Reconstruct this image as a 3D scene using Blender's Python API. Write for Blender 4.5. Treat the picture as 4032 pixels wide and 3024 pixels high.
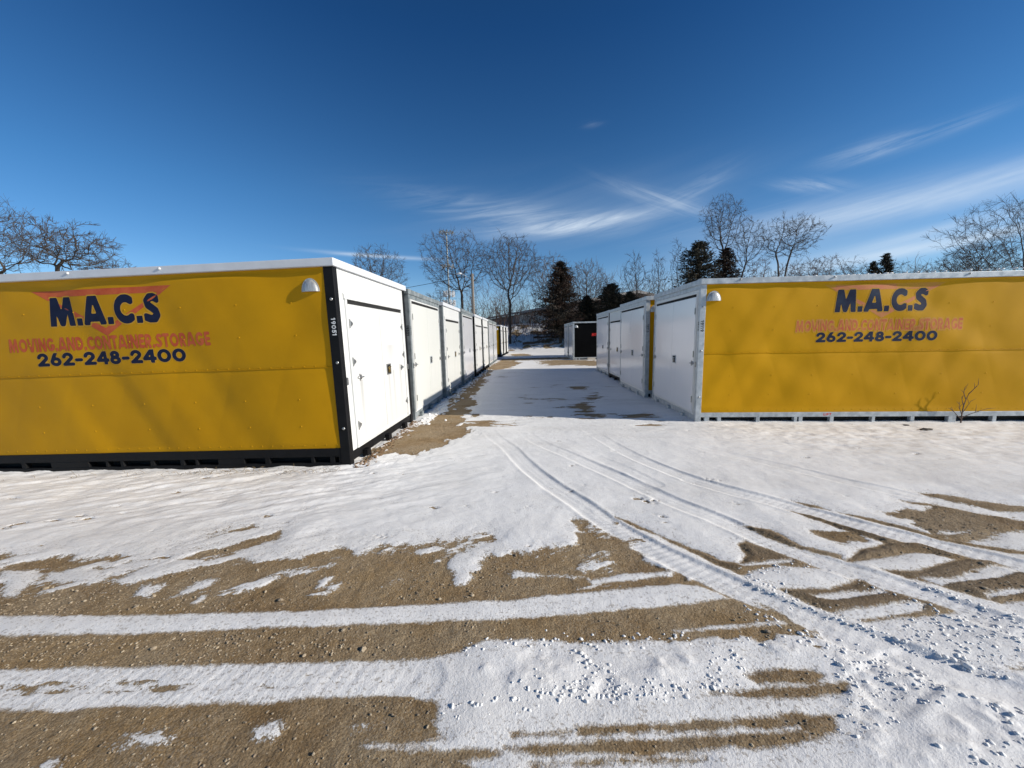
import bpy, bmesh, math, random
import numpy as np
from mathutils import Vector, Matrix
R = math.radians
scene = bpy.context.scene
for o in list(bpy.data.objects): bpy.data.objects.remove(o)

# ------------------------------------------------------------------ camera
CAM = np.array([0.0, 0.0, 1.48]); FPX = 1480.0
def cam_axes():
    a = np.array([2070-2016.0, 1323-1512.0, FPX]); b = a + np.array([1, -0.024, 0])
    n = np.cross(a, b); n /= np.linalg.norm(n)
    if n[1] > 0: n = -n
    y = a/np.linalg.norm(a); x = np.cross(y, n)
    if x[0] < 0: x = -x
    return np.array([x, y, n]).T          # world -> (right, down, forward)
MC = cam_axes()
cd = bpy.data.cameras.new('camera'); cam = bpy.data.objects.new('camera', cd)
scene.collection.objects.link(cam); scene.camera = cam
cd.sensor_width = 36; cd.sensor_fit = 'HORIZONTAL'; cd.lens = FPX/4032*36
cd.clip_start = 0.05; cd.clip_end = 3000
rt, dn, fw = MC[0], MC[1], MC[2]
cam.matrix_world = Matrix(((rt[0], -dn[0], -fw[0], CAM[0]), (rt[1], -dn[1], -fw[1], CAM[1]),
                           (rt[2], -dn[2], -fw[2], CAM[2]), (0, 0, 0, 1)))
scene.render.resolution_x = 1024; scene.render.resolution_y = 768

# ------------------------------------------------------------------ light
SUN_EL, SUN_AZ = R(22.5), R(-10.7)        # sun stands to the right, slightly behind the camera
sdir = Vector((math.cos(SUN_EL)*math.cos(SUN_AZ), math.cos(SUN_EL)*math.sin(SUN_AZ), math.sin(SUN_EL)))
sl = bpy.data.lights.new('sun', 'SUN'); sl.energy = 5.0; sl.angle = R(0.55); sl.color = (1.0, 0.945, 0.85)
so = bpy.data.objects.new('sun', sl); scene.collection.objects.link(so)
so.rotation_euler = sdir.to_track_quat('Z', 'Y').to_euler(); so.location = (30, -6, 20)
world = bpy.data.worlds.new('World'); scene.world = world; world.use_nodes = True
SKY_STRENGTH = 0.088
def build_world():
    nt = world.node_tree; nt.nodes.clear(); N = nt.nodes.new; L = nt.links.new
    out = N('ShaderNodeOutputWorld'); bg = N('ShaderNodeBackground'); bg.inputs[1].default_value = SKY_STRENGTH
    sky = N('ShaderNodeTexSky'); sky.sky_type = 'NISHITA'; sky.sun_disc = False
    sky.sun_elevation = SUN_EL; sky.sun_rotation = R(90)-SUN_AZ
    sky.air_density = 1.0; sky.dust_density = 0.05; sky.ozone_density = 3.0; sky.altitude = 300
    tc = N('ShaderNodeTexCoord'); sep = N('ShaderNodeSeparateXYZ'); L(tc.outputs['Generated'], sep.inputs[0])
    def M(op, a, b=None, c=None, clamp=False):
        n = N('ShaderNodeMath'); n.operation = op; n.use_clamp = clamp
        for i, v in enumerate((a, b, c)):
            if v is None: continue
            if isinstance(v, (int, float)): n.inputs[i].default_value = v
            else: L(v, n.inputs[i])
        return n.outputs[0]
    x, y, z = sep.outputs
    az = M('ARCTAN2', x, y)                       # 0 straight down the lane, + to the right
    el = M('ARCTAN2', z, M('SQRT', M('ADD', M('MULTIPLY', x, x), M('MULTIPLY', y, y))))
    # tint: deeper blue towards the zenith, as a polarised cold winter sky
    ramp = N('ShaderNodeValToRGB'); L(M('DIVIDE', el, 1.05, clamp=True), ramp.inputs[0])
    cr = ramp.color_ramp; cr.elements[0].position = 0.0; cr.elements[0].color = (0.72, 0.95, 1.18, 1)
    cr.elements[1].position = 1.0; cr.elements[1].color = (0.10, 0.31, 0.48, 1)
    e = cr.elements.new(0.30); e.color = (0.38, 0.76, 1.03, 1)
    e = cr.elements.new(0.60); e.color = (0.16, 0.48, 0.80, 1)
    mul = N('ShaderNodeMixRGB'); mul.blend_type = 'MULTIPLY'; mul.inputs[0].default_value = 1
    L(sky.outputs[0], mul.inputs[1]); L(ramp.outputs[0], mul.inputs[2])
    # cirrus: coordinates on a high flat sheet, streaks drawn out in one direction
    comb = N('ShaderNodeCombineXYZ'); L(az, comb.inputs[0]); L(el, comb.inputs[1])
    def streak(rot, sx, sy, det, rough, lo, hi, seed):
        mp = N('ShaderNodeMapping'); mp.inputs['Rotation'].default_value = (0, 0, rot)
        mp.inputs['Scale'].default_value = (1, 1, 1); mp.inputs['Location'].default_value = (seed, seed*.7, 0)
        L(comb.outputs[0], mp.inputs[0])
        m2 = N('ShaderNodeMapping'); m2.inputs['Scale'].default_value = (sx, sy, 1); L(mp.outputs[0], m2.inputs[0])
        n = N('ShaderNodeTexNoise'); n.inputs['Scale'].default_value = 1; n.inputs['Detail'].default_value = det
        n.inputs['Roughness'].default_value = rough; n.inputs['Distortion'].default_value = 0.7
        L(m2.outputs[0], n.inputs['Vector'])
        return M('DIVIDE', M('SUBTRACT', n.outputs[0], lo), hi-lo, clamp=True)
    def blob(a0, e0, wa, we, tilt=0.0, power=1.0):
        da = M('SUBTRACT', az, a0); de = M('SUBTRACT', M('SUBTRACT', el, e0), M('MULTIPLY', da, tilt))
        q = M('ADD', M('POWER', M('ABSOLUTE', M('DIVIDE', da, wa)), 2.0), M('POWER', M('ABSOLUTE', M('DIVIDE', de, we)), 2.0))
        return M('MULTIPLY', M('EXPONENT', M('MULTIPLY', q, -1.0)), power)
    s1 = streak(-0.16, 1.6, 16, 6, .58, .36, .74, 3.1)
    s2 = streak(-0.10, 4.0, 44, 9, .66, .36, .72, 8.3)
    s3 = streak(-0.25, 7, 62, 9, .66, .36, .72, 1.7)
    s4 = streak(0.42, 6, 62, 9, .66, .36, .72, 5.2)
    soft = lambda n, k, b: M('ADD', M('MULTIPLY', n, k), b)
    terms = [
        M('MULTIPLY', soft(s2, .8, .05), blob(-.04, .297, .21, .028, -.13, .62)),
        M('MULTIPLY', soft(s3, .7, .12), blob(.17, .270, .13, .017, .06, .70)),
        M('MULTIPLY', soft(s2, .8, .10), blob(.08, .262, .22, .018, .05, .50)),
        M('MULTIPLY', soft(s4, .8, .10), blob(.345, .295, .12, .018, -.38, .40)),
        M('MULTIPLY', soft(s3, .8, .05), blob(.41, .315, .06, .022, .35, .26)),
        M('MULTIPLY', soft(s4, .8, .05), blob(.61, .279, .05, .011, -.25, .60)),
        M('MULTIPLY', soft(s2, .8, .10), blob(.70, .314, .065, .014, .05, .58)),
        M('MULTIPLY', soft(s2, .6, .0), blob(.80, .318, .05, .009, .1, .5)),
        M('MULTIPLY', soft(s1, .6, .30), blob(.92, .222, .34, .024, .05, .72)),
        M('MULTIPLY', soft(s2, .7, .15), blob(.66, .222, .25, .030, .0, .40)),
        M('MULTIPLY', soft(s1, .6, .30), blob(.88, .172, .27, .013, .13, .55)),
        M('MULTIPLY', soft(s1, .5, .45), blob(.80, .138, .20, .012, .10, 1.05)),
        M('MULTIPLY', soft(s1, .4, .30), blob(.50, .15, .26, .05, .15, .50)),
        M('MULTIPLY', soft(s1, .5, .20), blob(.15, .29, .40, .07, .0, .22)),
        M('MULTIPLY', soft(s2, .5, .5), blob(-.36, .1985, .115, .0042, -.025, .8)),
        M('MULTIPLY', s2, blob(.172, .466, .022, .006, 0, .16)),
        blob(0.20, 0.02, 2.0, 0.09, 0.0, 0.34),
    ]
    acc = terms[0]
    for t in terms[1:]: acc = M('ADD', acc, t)
    acc = M('MULTIPLY', M('MINIMUM', acc, 0.92), 0.86)
    mix = N('ShaderNodeMixRGB'); L(acc, mix.inputs[0]); L(mul.outputs[0], mix.inputs[1])
    mix.inputs[2].default_value = (7.2, 8.2, 9.3, 1)
    L(mix.outputs[0], bg.inputs[0]); L(bg.outputs[0], out.inputs[0])
build_world()
vs = scene.view_settings; vs.view_transform = 'Standard'; vs.look = 'None'; vs.gamma = 1; vs.exposure = 0.26
try: scene.cycles.max_bounces = 6
except Exception: pass

# ------------------------------------------------------------------ helpers
COL = scene.collection
rng = random.Random(7)
def hill(x, y):
    t = np.clip((y-39.5+0.8*np.sin(x*.21))/13.0, 0, 1); s = t*t*(3-2*t)
    return s*(2.9+0.35*np.sin(x*.13+1)+0.02*np.clip(y-50, 0, 200))
def base(x, y):
    x = np.asarray(x, float); y = np.asarray(y, float)
    return -0.055-0.010*np.clip(x, 0, 14)+0.013*np.clip(x+2, -12, 0)-0.0012*np.clip(y, 0, 40)+hill(x, y)
def zb(x, y): return float(base(x, y))
def gp(u, v):
    """target-sized pixel (2212 wide overview) -> point of the flat yard"""
    d = MC.T @ np.array([u*1.82278-2016, v*1.82278-1512, FPX])
    t = 1.5
    z = -0.07
    for _ in range(4):
        t = (z-CAM[2])/d[2]; p = CAM+d*t; z = -0.055-0.010*max(p[0], 0)+0.013*min(p[0]+2, 0)-0.0012*p[1]
    return (p[0], p[1])
def at(u, v, Y):
    """full-size pixel -> world point at depth Y"""
    d = MC.T @ np.array([u-2016, v-1512, FPX]); t = Y/d[1]; return CAM+d*t

def link(o, parent=None):
    COL.objects.link(o)
    if parent is not None: o.parent = parent
    return o
def tag(o, label=None, cat=None, group=None, kind=None):
    if label: o['label'] = label
    if cat: o['category'] = cat
    if group: o['group'] = group
    if kind: o['kind'] = kind
    return o
def empty(name, loc, rz=0.0, tilt=(0, 0)):
    o = bpy.data.objects.new(name, None); o.empty_display_size = .2; o.location = loc
    o.rotation_euler = (tilt[0], tilt[1], rz); return link(o)
class MB:
    def __init__(s): s.v = []; s.f = []
    def add(s, vs_, fs):
        n = len(s.v); s.v += [tuple(map(float, q)) for q in vs_]; s.f += [tuple(i+n for i in f) for f in fs]
    def box(s, x0, x1, y0, y1, z0, z1):
        s.add([(x0,y0,z0),(x1,y0,z0),(x1,y1,z0),(x0,y1,z0),(x0,y0,z1),(x1,y0,z1),(x1,y1,z1),(x0,y1,z1)],
              [(0,3,2,1),(4,5,6,7),(0,1,5,4),(1,2,6,5),(2,3,7,6),(3,0,4,7)]); return s
    def tube(s, pts, rad, n=6, cap=True):
        pts = [Vector(p) for p in pts]; rings = []; up = Vector((0, 0, 1))
        if isinstance(rad, (int, float)): rad = [rad]*len(pts)
        b0 = len(s.v)
        for i, p in enumerate(pts):
            t = (pts[min(i+1, len(pts)-1)]-pts[max(i-1, 0)]).normalized()
            a = t.cross(Vector((0.31, 0.95, 0.05)) if abs(t.z) > .9 else up).normalized(); b = t.cross(a)
            for k in range(n):
                w = 2*math.pi*k/n; q = p+(a*math.cos(w)+b*math.sin(w))*rad[i]; s.v.append(tuple(q))
        for i in range(len(pts)-1):
            for k in range(n):
                k2 = (k+1) % n; s.f.append((b0+i*n+k, b0+i*n+k2, b0+(i+1)*n+k2, b0+(i+1)*n+k))
        if cap:
            s.f.append(tuple(b0+k for k in range(n))[::-1]); s.f.append(tuple(b0+(len(pts)-1)*n+k for k in range(n)))
        return s
    def dome(s, c, nrm, r, h, n=8):
        nrm = Vector(nrm).normalized(); a = nrm.orthogonal().normalized(); b = nrm.cross(a); c = Vector(c); b0 = len(s.v)
        for rr, hh in ((1, 0), (.75, .6)):
            for k in range(n):
                w = 2*math.pi*k/n; s.v.append(tuple(c+(a*math.cos(w)+b*math.sin(w))*r*rr+nrm*h*hh))
        s.v.append(tuple(c+nrm*h))
        for k in range(n):
            k2 = (k+1) % n; s.f.append((b0+k, b0+k2, b0+n+k2, b0+n+k)); s.f.append((b0+n+k, b0+n+k2, b0+2*n))
        return s
    def build(s, name, mat, parent=None, smooth=False, bevel=0):
        me = bpy.data.meshes.new(name); me.from_pydata(s.v, [], s.f); me.update()
        if mat: me.materials.append(mat)
        if smooth: me.polygons.foreach_set('use_smooth', [True]*len(me.polygons))
        o = bpy.data.objects.new(name, me); link(o, parent)
        if bevel:
            m = o.modifiers.new('bevel', 'BEVEL'); m.width = bevel; m.segments = 2; m.limit_method = 'ANGLE'; m.angle_limit = R(40)
        return o

# ------------------------------------------------------------------ materials
def newmat(name):
    m = bpy.data.materials.new(name); m.use_nodes = True; nt = m.node_tree
    return m, nt, nt.nodes['Principled BSDF']
def noise_mat(name, c1, c2, scale=4, rough=.6, r2=None, metal=0, stretch=(1,1,1), bump=0, bscale=None, lo=.35, hi=.65, spec=.5, detail=5, coat=0):
    m, nt, b = newmat(name); N = nt.nodes.new; L = nt.links.new
    tc = N('ShaderNodeTexCoord'); mp = N('ShaderNodeMapping'); mp.inputs['Scale'].default_value = stretch; L(tc.outputs['Object'], mp.inputs[0])
    n = N('ShaderNodeTexNoise'); n.inputs['Scale'].default_value = scale; n.inputs['Detail'].default_value = detail; n.inputs['Roughness'].default_value = .62; L(mp.outputs[0], n.inputs['Vector'])
    mr = N('ShaderNodeMapRange'); mr.inputs[1].default_value = lo; mr.inputs[2].default_value = hi; L(n.outputs[0], mr.inputs[0])
    mx = N('ShaderNodeMixRGB'); mx.inputs[1].default_value = (*c1, 1); mx.inputs[2].default_value = (*c2, 1); L(mr.outputs[0], mx.inputs[0]); L(mx.outputs[0], b.inputs['Base Color'])
    b.inputs['Metallic'].default_value = metal; b.inputs['Roughness'].default_value = rough; b.inputs['Specular IOR Level'].default_value = spec
    b.inputs['Coat Weight'].default_value = coat; b.inputs['Coat Roughness'].default_value = .08
    if r2 is not None:
        m3 = N('ShaderNodeMapRange'); m3.inputs[3].default_value = rough; m3.inputs[4].default_value = r2; L(mr.outputs[0], m3.inputs[0]); L(m3.outputs[0], b.inputs['Roughness'])
    if bump:
        n2 = N('ShaderNodeTexNoise'); n2.inputs['Scale'].default_value = bscale or scale*6; n2.inputs['Detail'].default_value = 4; L(tc.outputs['Object'], n2.inputs['Vector'])
        bp = N('ShaderNodeBump'); bp.inputs['Strength'].default_value = 1; bp.inputs['Distance'].default_value = bump; L(n2.outputs[0], bp.inputs['Height']); L(bp.outputs[0], b.inputs['Normal'])
    return m
def door_mat(name, base_c, stain, rough, amt, streaks):
    """white painted sheet; streaks = list of (y, z_top, length, width, strength) rain-dirt runs below the fittings"""
    m, nt, b = newmat(name); N = nt.nodes.new; L = nt.links.new
    tc = N('ShaderNodeTexCoord'); sep = N('ShaderNodeSeparateXYZ'); L(tc.outputs['Object'], sep.inputs[0])
    def M(op, a, c=None, clamp=False):
        n = N('ShaderNodeMath'); n.operation = op; n.use_clamp = clamp
        for i, v in enumerate((a, c)):
            if v is None: continue
            if isinstance(v, (int, float)): n.inputs[i].default_value = v
            else: L(v, n.inputs[i])
        return n.outputs[0]
    mp = N('ShaderNodeMapping'); mp.inputs['Scale'].default_value = (1, 9, 0.55); L(tc.outputs['Object'], mp.inputs[0])
    n = N('ShaderNodeTexNoise'); n.inputs['Scale'].default_value = 2.2; n.inputs['Detail'].default_value = 6; L(mp.outputs[0], n.inputs['Vector'])
    acc = M('MULTIPLY', M('SUBTRACT', n.outputs[0], .5, True), amt)
    for (yy, zt, ln, w, st) in streaks:
        g = M('EXPONENT', M('MULTIPLY', M('POWER', M('ABSOLUTE', M('DIVIDE', M('SUBTRACT', sep.outputs[1], yy), w)), 2.0), -1.0))
        t = M('DIVIDE', M('SUBTRACT', zt, sep.outputs[2]), ln)
        on = M('MULTIPLY', M('GREATER_THAN', t, 0.0), M('SUBTRACT', 1.0, t, True))
        acc = M('ADD', acc, M('MULTIPLY', M('MULTIPLY', g, on), st))
    # splashed grime near the sill
    low = M('MULTIPLY', M('SUBTRACT', 1.0, M('DIVIDE', sep.outputs[2], 0.45), True), 0.10)
    acc = M('ADD', acc, M('MULTIPLY', low, n.outputs[0]))
    mx = N('ShaderNodeMixRGB'); mx.inputs[1].default_value = (*base_c, 1); mx.inputs[2].default_value = (*stain, 1)
    L(M('MINIMUM', acc, .8), mx.inputs[0]); L(mx.outputs[0], b.inputs['Base Color'])
    b.inputs['Roughness'].default_value = rough
    n2 = N('ShaderNodeTexNoise'); n2.inputs['Scale'].default_value = 1.6; n2.inputs['Detail'].default_value = 3; L(tc.outputs['Object'], n2.inputs['Vector'])
    bp = N('ShaderNodeBump'); bp.inputs['Strength'].default_value = 1; bp.inputs['Distance'].default_value = .006; L(n2.outputs[0], bp.inputs['Height']); L(bp.outputs[0], b.inputs['Normal'])
    return m
def tarp_mat(name, c1, c2, rough=.5):
    m = noise_mat(name, c1, c2, scale=1.3, rough=rough, lo=.3, hi=.7, bump=.0006, bscale=420, spec=(.10 if max(c1) > .1 else .03))
    return m
M_ = {}
M_['black'] = noise_mat('black_steel', (.005,.005,.0055), (.010,.010,.011), scale=6, rough=.5, r2=.65, spec=.16)
M_['galv'] = noise_mat('galvanised_steel', (.34,.37,.39), (.52,.55,.57), scale=9, rough=.42, r2=.6, metal=.35, bump=.0008, bscale=60)
M_['galv_dark'] = noise_mat('weathered_galvanised_steel', (.16,.185,.19), (.30,.325,.33), scale=7, rough=.5, r2=.65, metal=.35, bump=.0008, bscale=60)
M_['white'] = noise_mat('white_sheet', (.66,.66,.645), (.60,.60,.58), scale=3, rough=.35, stretch=(1,4,.5), bump=.002, bscale=3)
M_['cap'] = noise_mat('white_trim', (.62,.63,.65), (.56,.57,.59), scale=5, rough=.4)
ST = (.42,.41,.38)
M_['doorA'] = door_mat('white_door_streaked', (.60,.597,.58), (.30,.29,.27), .34, .14,
    [(.46,1.02,.85,.045,.62),(1.42,1.05,.95,.03,.5),(1.62,1.05,.85,.03,.5),(1.93,1.12,.8,.035,.5),(1.55,1.45,.3,.13,.3)])
M_['doorB'] = door_mat('white_door_glossy', (.76,.75,.76), (.45,.45,.44), .13, .07, [(1.45,1.1,.8,.03,.12)])  # glossy white kept brighter for the shaded right row
M_['doorC'] = door_mat('ivory_door', (.63,.63,.59), (.38,.38,.35), .30, .18, [(1.35,1.1,1.0,.05,.2),(1.72,1.1,.8,.03,.15)])
M_['doorD'] = door_mat('pale_glossy_door', (.565,.565,.585), (.36,.36,.36), .16, .12, [(1.45,1.1,.8,.03,.14)])  # same glossy white door, colour darkened for the sunlit left row
M_['yellow'] = tarp_mat('yellow_tarpaulin', (.52,.262,.004), (.46,.228,.003), .5)
M_['yellow2'] = tarp_mat('golden_tarpaulin', (.60,.302,.003), (.54,.268,.002), .5)
M_['blacktarp'] = tarp_mat('black_tarpaulin', (.003,.003,.0035), (.006,.006,.0065), .7)
M_['dark'] = noise_mat('gap_shade_black', (.006,.006,.006), (.012,.011,.010), scale=5, rough=.9)  # near-black colour standing in for shade inside gaps and recesses
M_['steel'] = noise_mat('zinc_fitting', (.28,.28,.27), (.42,.42,.41), scale=30, rough=.35, metal=.8)
M_['brass'] = noise_mat('brass', (.45,.30,.10), (.55,.38,.15), scale=30, rough=.35, metal=.9)
M_['navy'] = noise_mat('navy_lettering', (.006,.010,.030), (.010,.015,.042), scale=8, rough=.6, spec=.15)
M_['navy_worn'] = noise_mat('worn_navy_lettering', (.006,.012,.040), (.02,.042,.075), scale=5, rough=.6, lo=.45, hi=.8, spec=.15)
M_['red'] = noise_mat('faded_red_lettering', (.44,.075,.030), (.52,.12,.045), scale=6, rough=.6, spec=.1)
M_['pink'] = noise_mat('pale_red_triangle', (.60,.20,.10), (.60,.25,.08), scale=5, rough=.6, spec=.1)
M_['pinktxt'] = noise_mat('bleached_red_lettering', (.54,.13,.06), (.58,.22,.06), scale=9, rough=.6, lo=.4, hi=.65, spec=.1)
M_['halo'] = noise_mat('pale_red_halo', (.57,.25,.07), (.57,.30,.02), scale=3, rough=.6, lo=.35, hi=.65, spec=.1)
M_['signred'] = noise_mat('red_lettering', (.55,.015,.012), (.6,.02,.015), scale=8, rough=.4)
M_['whitepaint'] = noise_mat('white_stencil', (.7,.7,.68), (.6,.6,.58), scale=20, rough=.5)
M_['blackpaint'] = noise_mat('black_stencil', (.015,.015,.015), (.03,.03,.03), scale=20, rough=.5)
M_['wood'] = noise_mat('weathered_wood', (.14,.075,.035), (.24,.14,.07), scale=5, stretch=(1,8,8), rough=.8)
M_['palewood'] = noise_mat('pale_block', (.55,.50,.42), (.42,.36,.29), scale=8, rough=.8)
M_['bark'] = noise_mat('dark_bark', (.035,.026,.020), (.075,.058,.045), scale=3, rough=.9)
M_['bark_red'] = noise_mat('reddish_bark', (.075,.045,.035), (.13,.085,.065), scale=3, rough=.9)
M_['bark_pale'] = noise_mat('grey_bark', (.07,.058,.048), (.15,.125,.10), scale=3, rough=.9)
M_['cedar'] = noise_mat('cedar_foliage', (.008,.012,.006), (.045,.030,.014), scale=.9, rough=.85, lo=.38, hi=.68, detail=8)
M_['cedar_rust'] = noise_mat('rusty_cedar_foliage', (.010,.010,.005), (.050,.022,.012), scale=.8, rough=.85, lo=.4, hi=.62, detail=8)
M_['snowbit'] = noise_mat('snow_crust', (.82,.81,.79), (.78,.77,.75), scale=8, rough=.6)
M_['straw'] = noise_mat('dry_stems', (.20,.14,.07), (.34,.25,.14), scale=9, rough=.9)
M_['leaf'] = noise_mat('dead_leaves', (.12,.065,.03), (.30,.19,.10), scale=14, rough=.9)
M_['stone'] = noise_mat('limestone_gravel', (.24,.18,.12), (.44,.36,.25), scale=14, rough=.85, bump=.002, bscale=80)
M_['dkwall'] = noise_mat('grey_metal_siding', (.075,.08,.095), (.10,.105,.12), scale=.4, rough=.7)
M_['roofm'] = noise_mat('grey_metal_roof', (.16,.16,.17), (.24,.235,.23), scale=.5, rough=.55)
M_['cream'] = noise_mat('cream_siding', (.42,.40,.36), (.50,.48,.43), scale=.5, rough=.7)
M_['pole'] = noise_mat('grey_wood_pole', (.15,.13,.11), (.24,.21,.18), scale=6, stretch=(6,6,.5), rough=.85)

# ------------------------------------------------------------------ numpy noise
_prm = np.random.RandomState(11).rand(256, 256)
def vnoise(x, y, seed=0):
    x = x+seed*17.31; y = y+seed*9.77
    xi = np.floor(x).astype(int); yi = np.floor(y).astype(int); fx = x-xi; fy = y-yi
    fx = fx*fx*(3-2*fx); fy = fy*fy*(3-2*fy)
    a = _prm[xi & 255, yi & 255]; b = _prm[(xi+1) & 255, yi & 255]; c = _prm[xi & 255, (yi+1) & 255]; d = _prm[(xi+1) & 255, (yi+1) & 255]
    return (a*(1-fx)+b*fx)*(1-fy)+(c*(1-fx)+d*fx)*fy-0.5
def fbm(x, y, oct=4, seed=0, gain=.5):
    s = 0; a = 1; t = 0
    for i in range(oct): s = s+a*vnoise(x*2**i, y*2**i, seed+i*3); t += a; a *= gain
    return s/t*2

# ------------------------------------------------------------------ ground: one graded sheet, snow over gravel
def graded(segs):
    """segs: list of (start, end, step_at_start, step_at_end)"""
    out = []
    for a, b, s0, s1 in segs:
        t = a
        while t < b-1e-6:
            out.append(t); k = (t-a)/(b-a); t += s0+(s1-s0)*k
    out.append(segs[-1][1]); return np.array(out)
gx = graded([(-900,-60,120,20),(-60,-14,8,.6),(-14,-7,.4,.05),(-7,-3.2,.035,.016),(-3.2,3.6,.0135,.0135),(3.6,8,.016,.035),(8,15,.045,.4),(15,60,.6,8),(60,900,20,120)])
gy = graded([(-60,-3,20,.8),(-3,.7,.5,.02),(.7,3.2,.0105,.0125),(3.2,6.5,.0135,.024),(6.5,13,.026,.05),(13,25,.055,.10),(25,60,.12,.4),(60,200,1,12),(200,1600,20,150)])
GX, GY = np.meshgrid(gx, gy)
def V2(pts): return [gp(*p) for p in pts]
def z5(pts): return [(a/2.0, 960+b/2.0) for a, b in pts]
def z6(pts): return [(1106+a/2.0, 850.3+b/2.0) for a, b in pts]
def poly_sdf(P, X, Y):
    """signed distance, positive inside"""
    P = np.array(P); n = len(P); d = np.full(X.shape, 1e9); ins = np.zeros(X.shape, bool)
    for i in range(n):
        x0, y0 = P[i]; x1, y1 = P[(i+1) % n]; ex, ey = x1-x0, y1-y0
        wx, wy = X-x0, Y-y0; t = np.clip((wx*ex+wy*ey)/(ex*ex+ey*ey+1e-12), 0, 1)
        d = np.minimum(d, (wx-ex*t)**2+(wy-ey*t)**2)
        c = ((y0 <= Y) & (y1 > Y)) | ((y1 <= Y) & (y0 > Y))
        with np.errstate(divide='ignore', invalid='ignore'):
            xi = x0+(Y-y0)*(x1-x0)/(y1-y0)
        ins ^= c & (X < xi)
    d = np.sqrt(d); return np.where(ins, d, -d)
F = np.full(GX.shape, 1.0)         # >0 snow, <0 bare gravel (metres from the edge)
RAG = np.ones(GX.shape)           # how ragged the edge is
RID = np.zeros(GX.shape)           # raised mud between wheel ruts
def window(P, m=.5):
    P = np.array(P); x0, y0 = P.min(0)-m; x1, y1 = P.max(0)+m
    i0, i1 = np.searchsorted(gy, (y0, y1)); j0, j1 = np.searchsorted(gx, (x0, x1)); return slice(i0, i1), slice(j0, j1)
def paint(P, snow, amp=.03, freq=6, seed=0, stretch=(1, 1), ridge=0.0, rot=0.0):
    w = window(P, .6); X = GX[w]; Y = GY[w]
    if X.size == 0: return
    d = poly_sdf(P, X, Y); c, s = math.cos(rot), math.sin(rot); xr = X*c+Y*s; yr = -X*s+Y*c
    d = d+amp*fbm(xr*freq*stretch[0], yr*freq*stretch[1], 5, seed, .6)
    RAG[w] = np.where(abs(d) < .07, (1.0 if amp >= .03 else .35), RAG[w])
    if snow: F[w] = np.maximum(F[w], d); RID[w] = np.where(d > 0, RID[w]*.3, RID[w])
    else:
        F[w] = np.minimum(F[w], -d)
        if ridge: RID[w] = np.maximum(RID[w], ridge*np.clip(d/.05, 0, 1))
RG = dict(amp=.16, freq=4, stretch=(1, 1.6))
# the large bare patch in the left foreground
big = [(-260,1215),(-60,1200)]+z5([(200,480),(420,490),(620,480),(760,430),(950,380),(1060,340),(1110,345),(1130,380),(1220,365),(1190,420),(1240,440),(1400,380),(1480,450),(1560,470),(1640,430),(1800,430),(1930,400),(2080,395),(2110,410),(2040,440),(1960,520),(1990,590),(2100,480)])+\
    z6([(0,690),(120,700),(240,655),(300,600),(280,570),(290,540),(330,548),(470,650),(620,740),(780,830),(930,880),(1000,900),(1180,970),(1310,1030),(1230,1037),(740,1062),(400,1075),(150,1070),(100,1045),(0,1068)])+\
    z5([(2090,850),(2000,890),(1880,925),(1400,945),(700,968),(0,975)])+[(-60,1448),(-260,1452)]
paint(V2(big), 0, amp=.13, freq=5, seed=1)
# lacy snow still lying in its upper part
w = window(V2([(-100,1110),(1300,1110),(1300,1320),(-100,1320)]), 0)
X = GX[w]; Y = GY[w]; c, s = math.cos(.5), math.sin(.5)
lace = fbm((X*c+Y*s)*2.3, (-X*s+Y*c)*6.5, 6, 21, .62)
p_top = gp(500, 1150)[1]; p_bot = gp(500, 1290)[1]
tt = np.clip((Y-p_bot)/(p_top-p_bot), 0, 1); lft = np.clip((-X-0.3)/2.5, 0, 1)
lv = (lace-.30+.13*tt+.34*lft*np.clip(1.8*tt, 0, 1))*.22
lv = np.where(tt > 0, lv, -1)
F[w] = np.maximum(F[w], lv)
sp = dict(amp=.035, freq=9, seed=3)
for q in ([(720,672),(780,630),(900,580),(945,590),(860,630),(760,662)], [(1362,627),(1400,580),(1437,573),(1402,620)], [(820,690),(870,655),(905,660),(850,690)],
          [(555,665),(620,600),(700,620),(645,660)], [(0,550),(150,545),(200,560),(130,600),(60,660),(0,660)], [(200,560),(380,530),(500,570),(380,610),(230,600)],
          [(550,560),(700,500),(800,470),(830,480),(700,540),(620,590),(540,600)], [(940,400),(1015,388),(960,430)], [(1270,475),(1335,470),(1300,500)], [(1060,495),(1160,430),(1210,440),(1110,502)]):
    paint(V2(z5(q)), 1, **sp)
paint(V2([(1271,1255),(1350,1240),(1456,1235),(1451,1246),(1350,1255),(1281,1262)]), 1, amp=.02, freq=12, seed=4)
paint(V2([(1451,1362),(1556,1352),(1696,1342),(1700,1350),(1556,1359),(1456,1368)]), 1, amp=.012, freq=14, seed=5)
paint(V2(z6([(330,800),(0,770),(0,800),(200,790)])), 1, amp=.03, freq=12, seed=6)
paint(V2([(-260,1440),(0,1436),(700,1420),(940,1405),(1060,1372),(1200,1372),(1300,1430),(1200,1500),(940,1520),(850,1507),(700,1507),(350,1524),(0,1534),(-260,1540)]), 1, amp=.012, freq=12, seed=61)
paint(V2([(-260,1320),(0,1318),(650,1308),(1106,1285),(1500,1255),(1571,1288),(1696,1335),(1755,1364),(1476,1379),(1306,1386),(1181,1384),(1106,1382),(1045,1385),(1000,1405),(940,1422),(700,1432),(0,1447),(-260,1452)]), 0, amp=.012, freq=14, seed=62)
paint(V2([(1451,1362),(1556,1352),(1696,1341),(1702,1349),(1556,1359),(1456,1369)]), 1, amp=.012, freq=14, seed=5)
paint(V2([(1271,1257),(1350,1243),(1456,1236),(1452,1246),(1350,1256),(1281,1264)]), 1, amp=.015, freq=12, seed=4)
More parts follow.
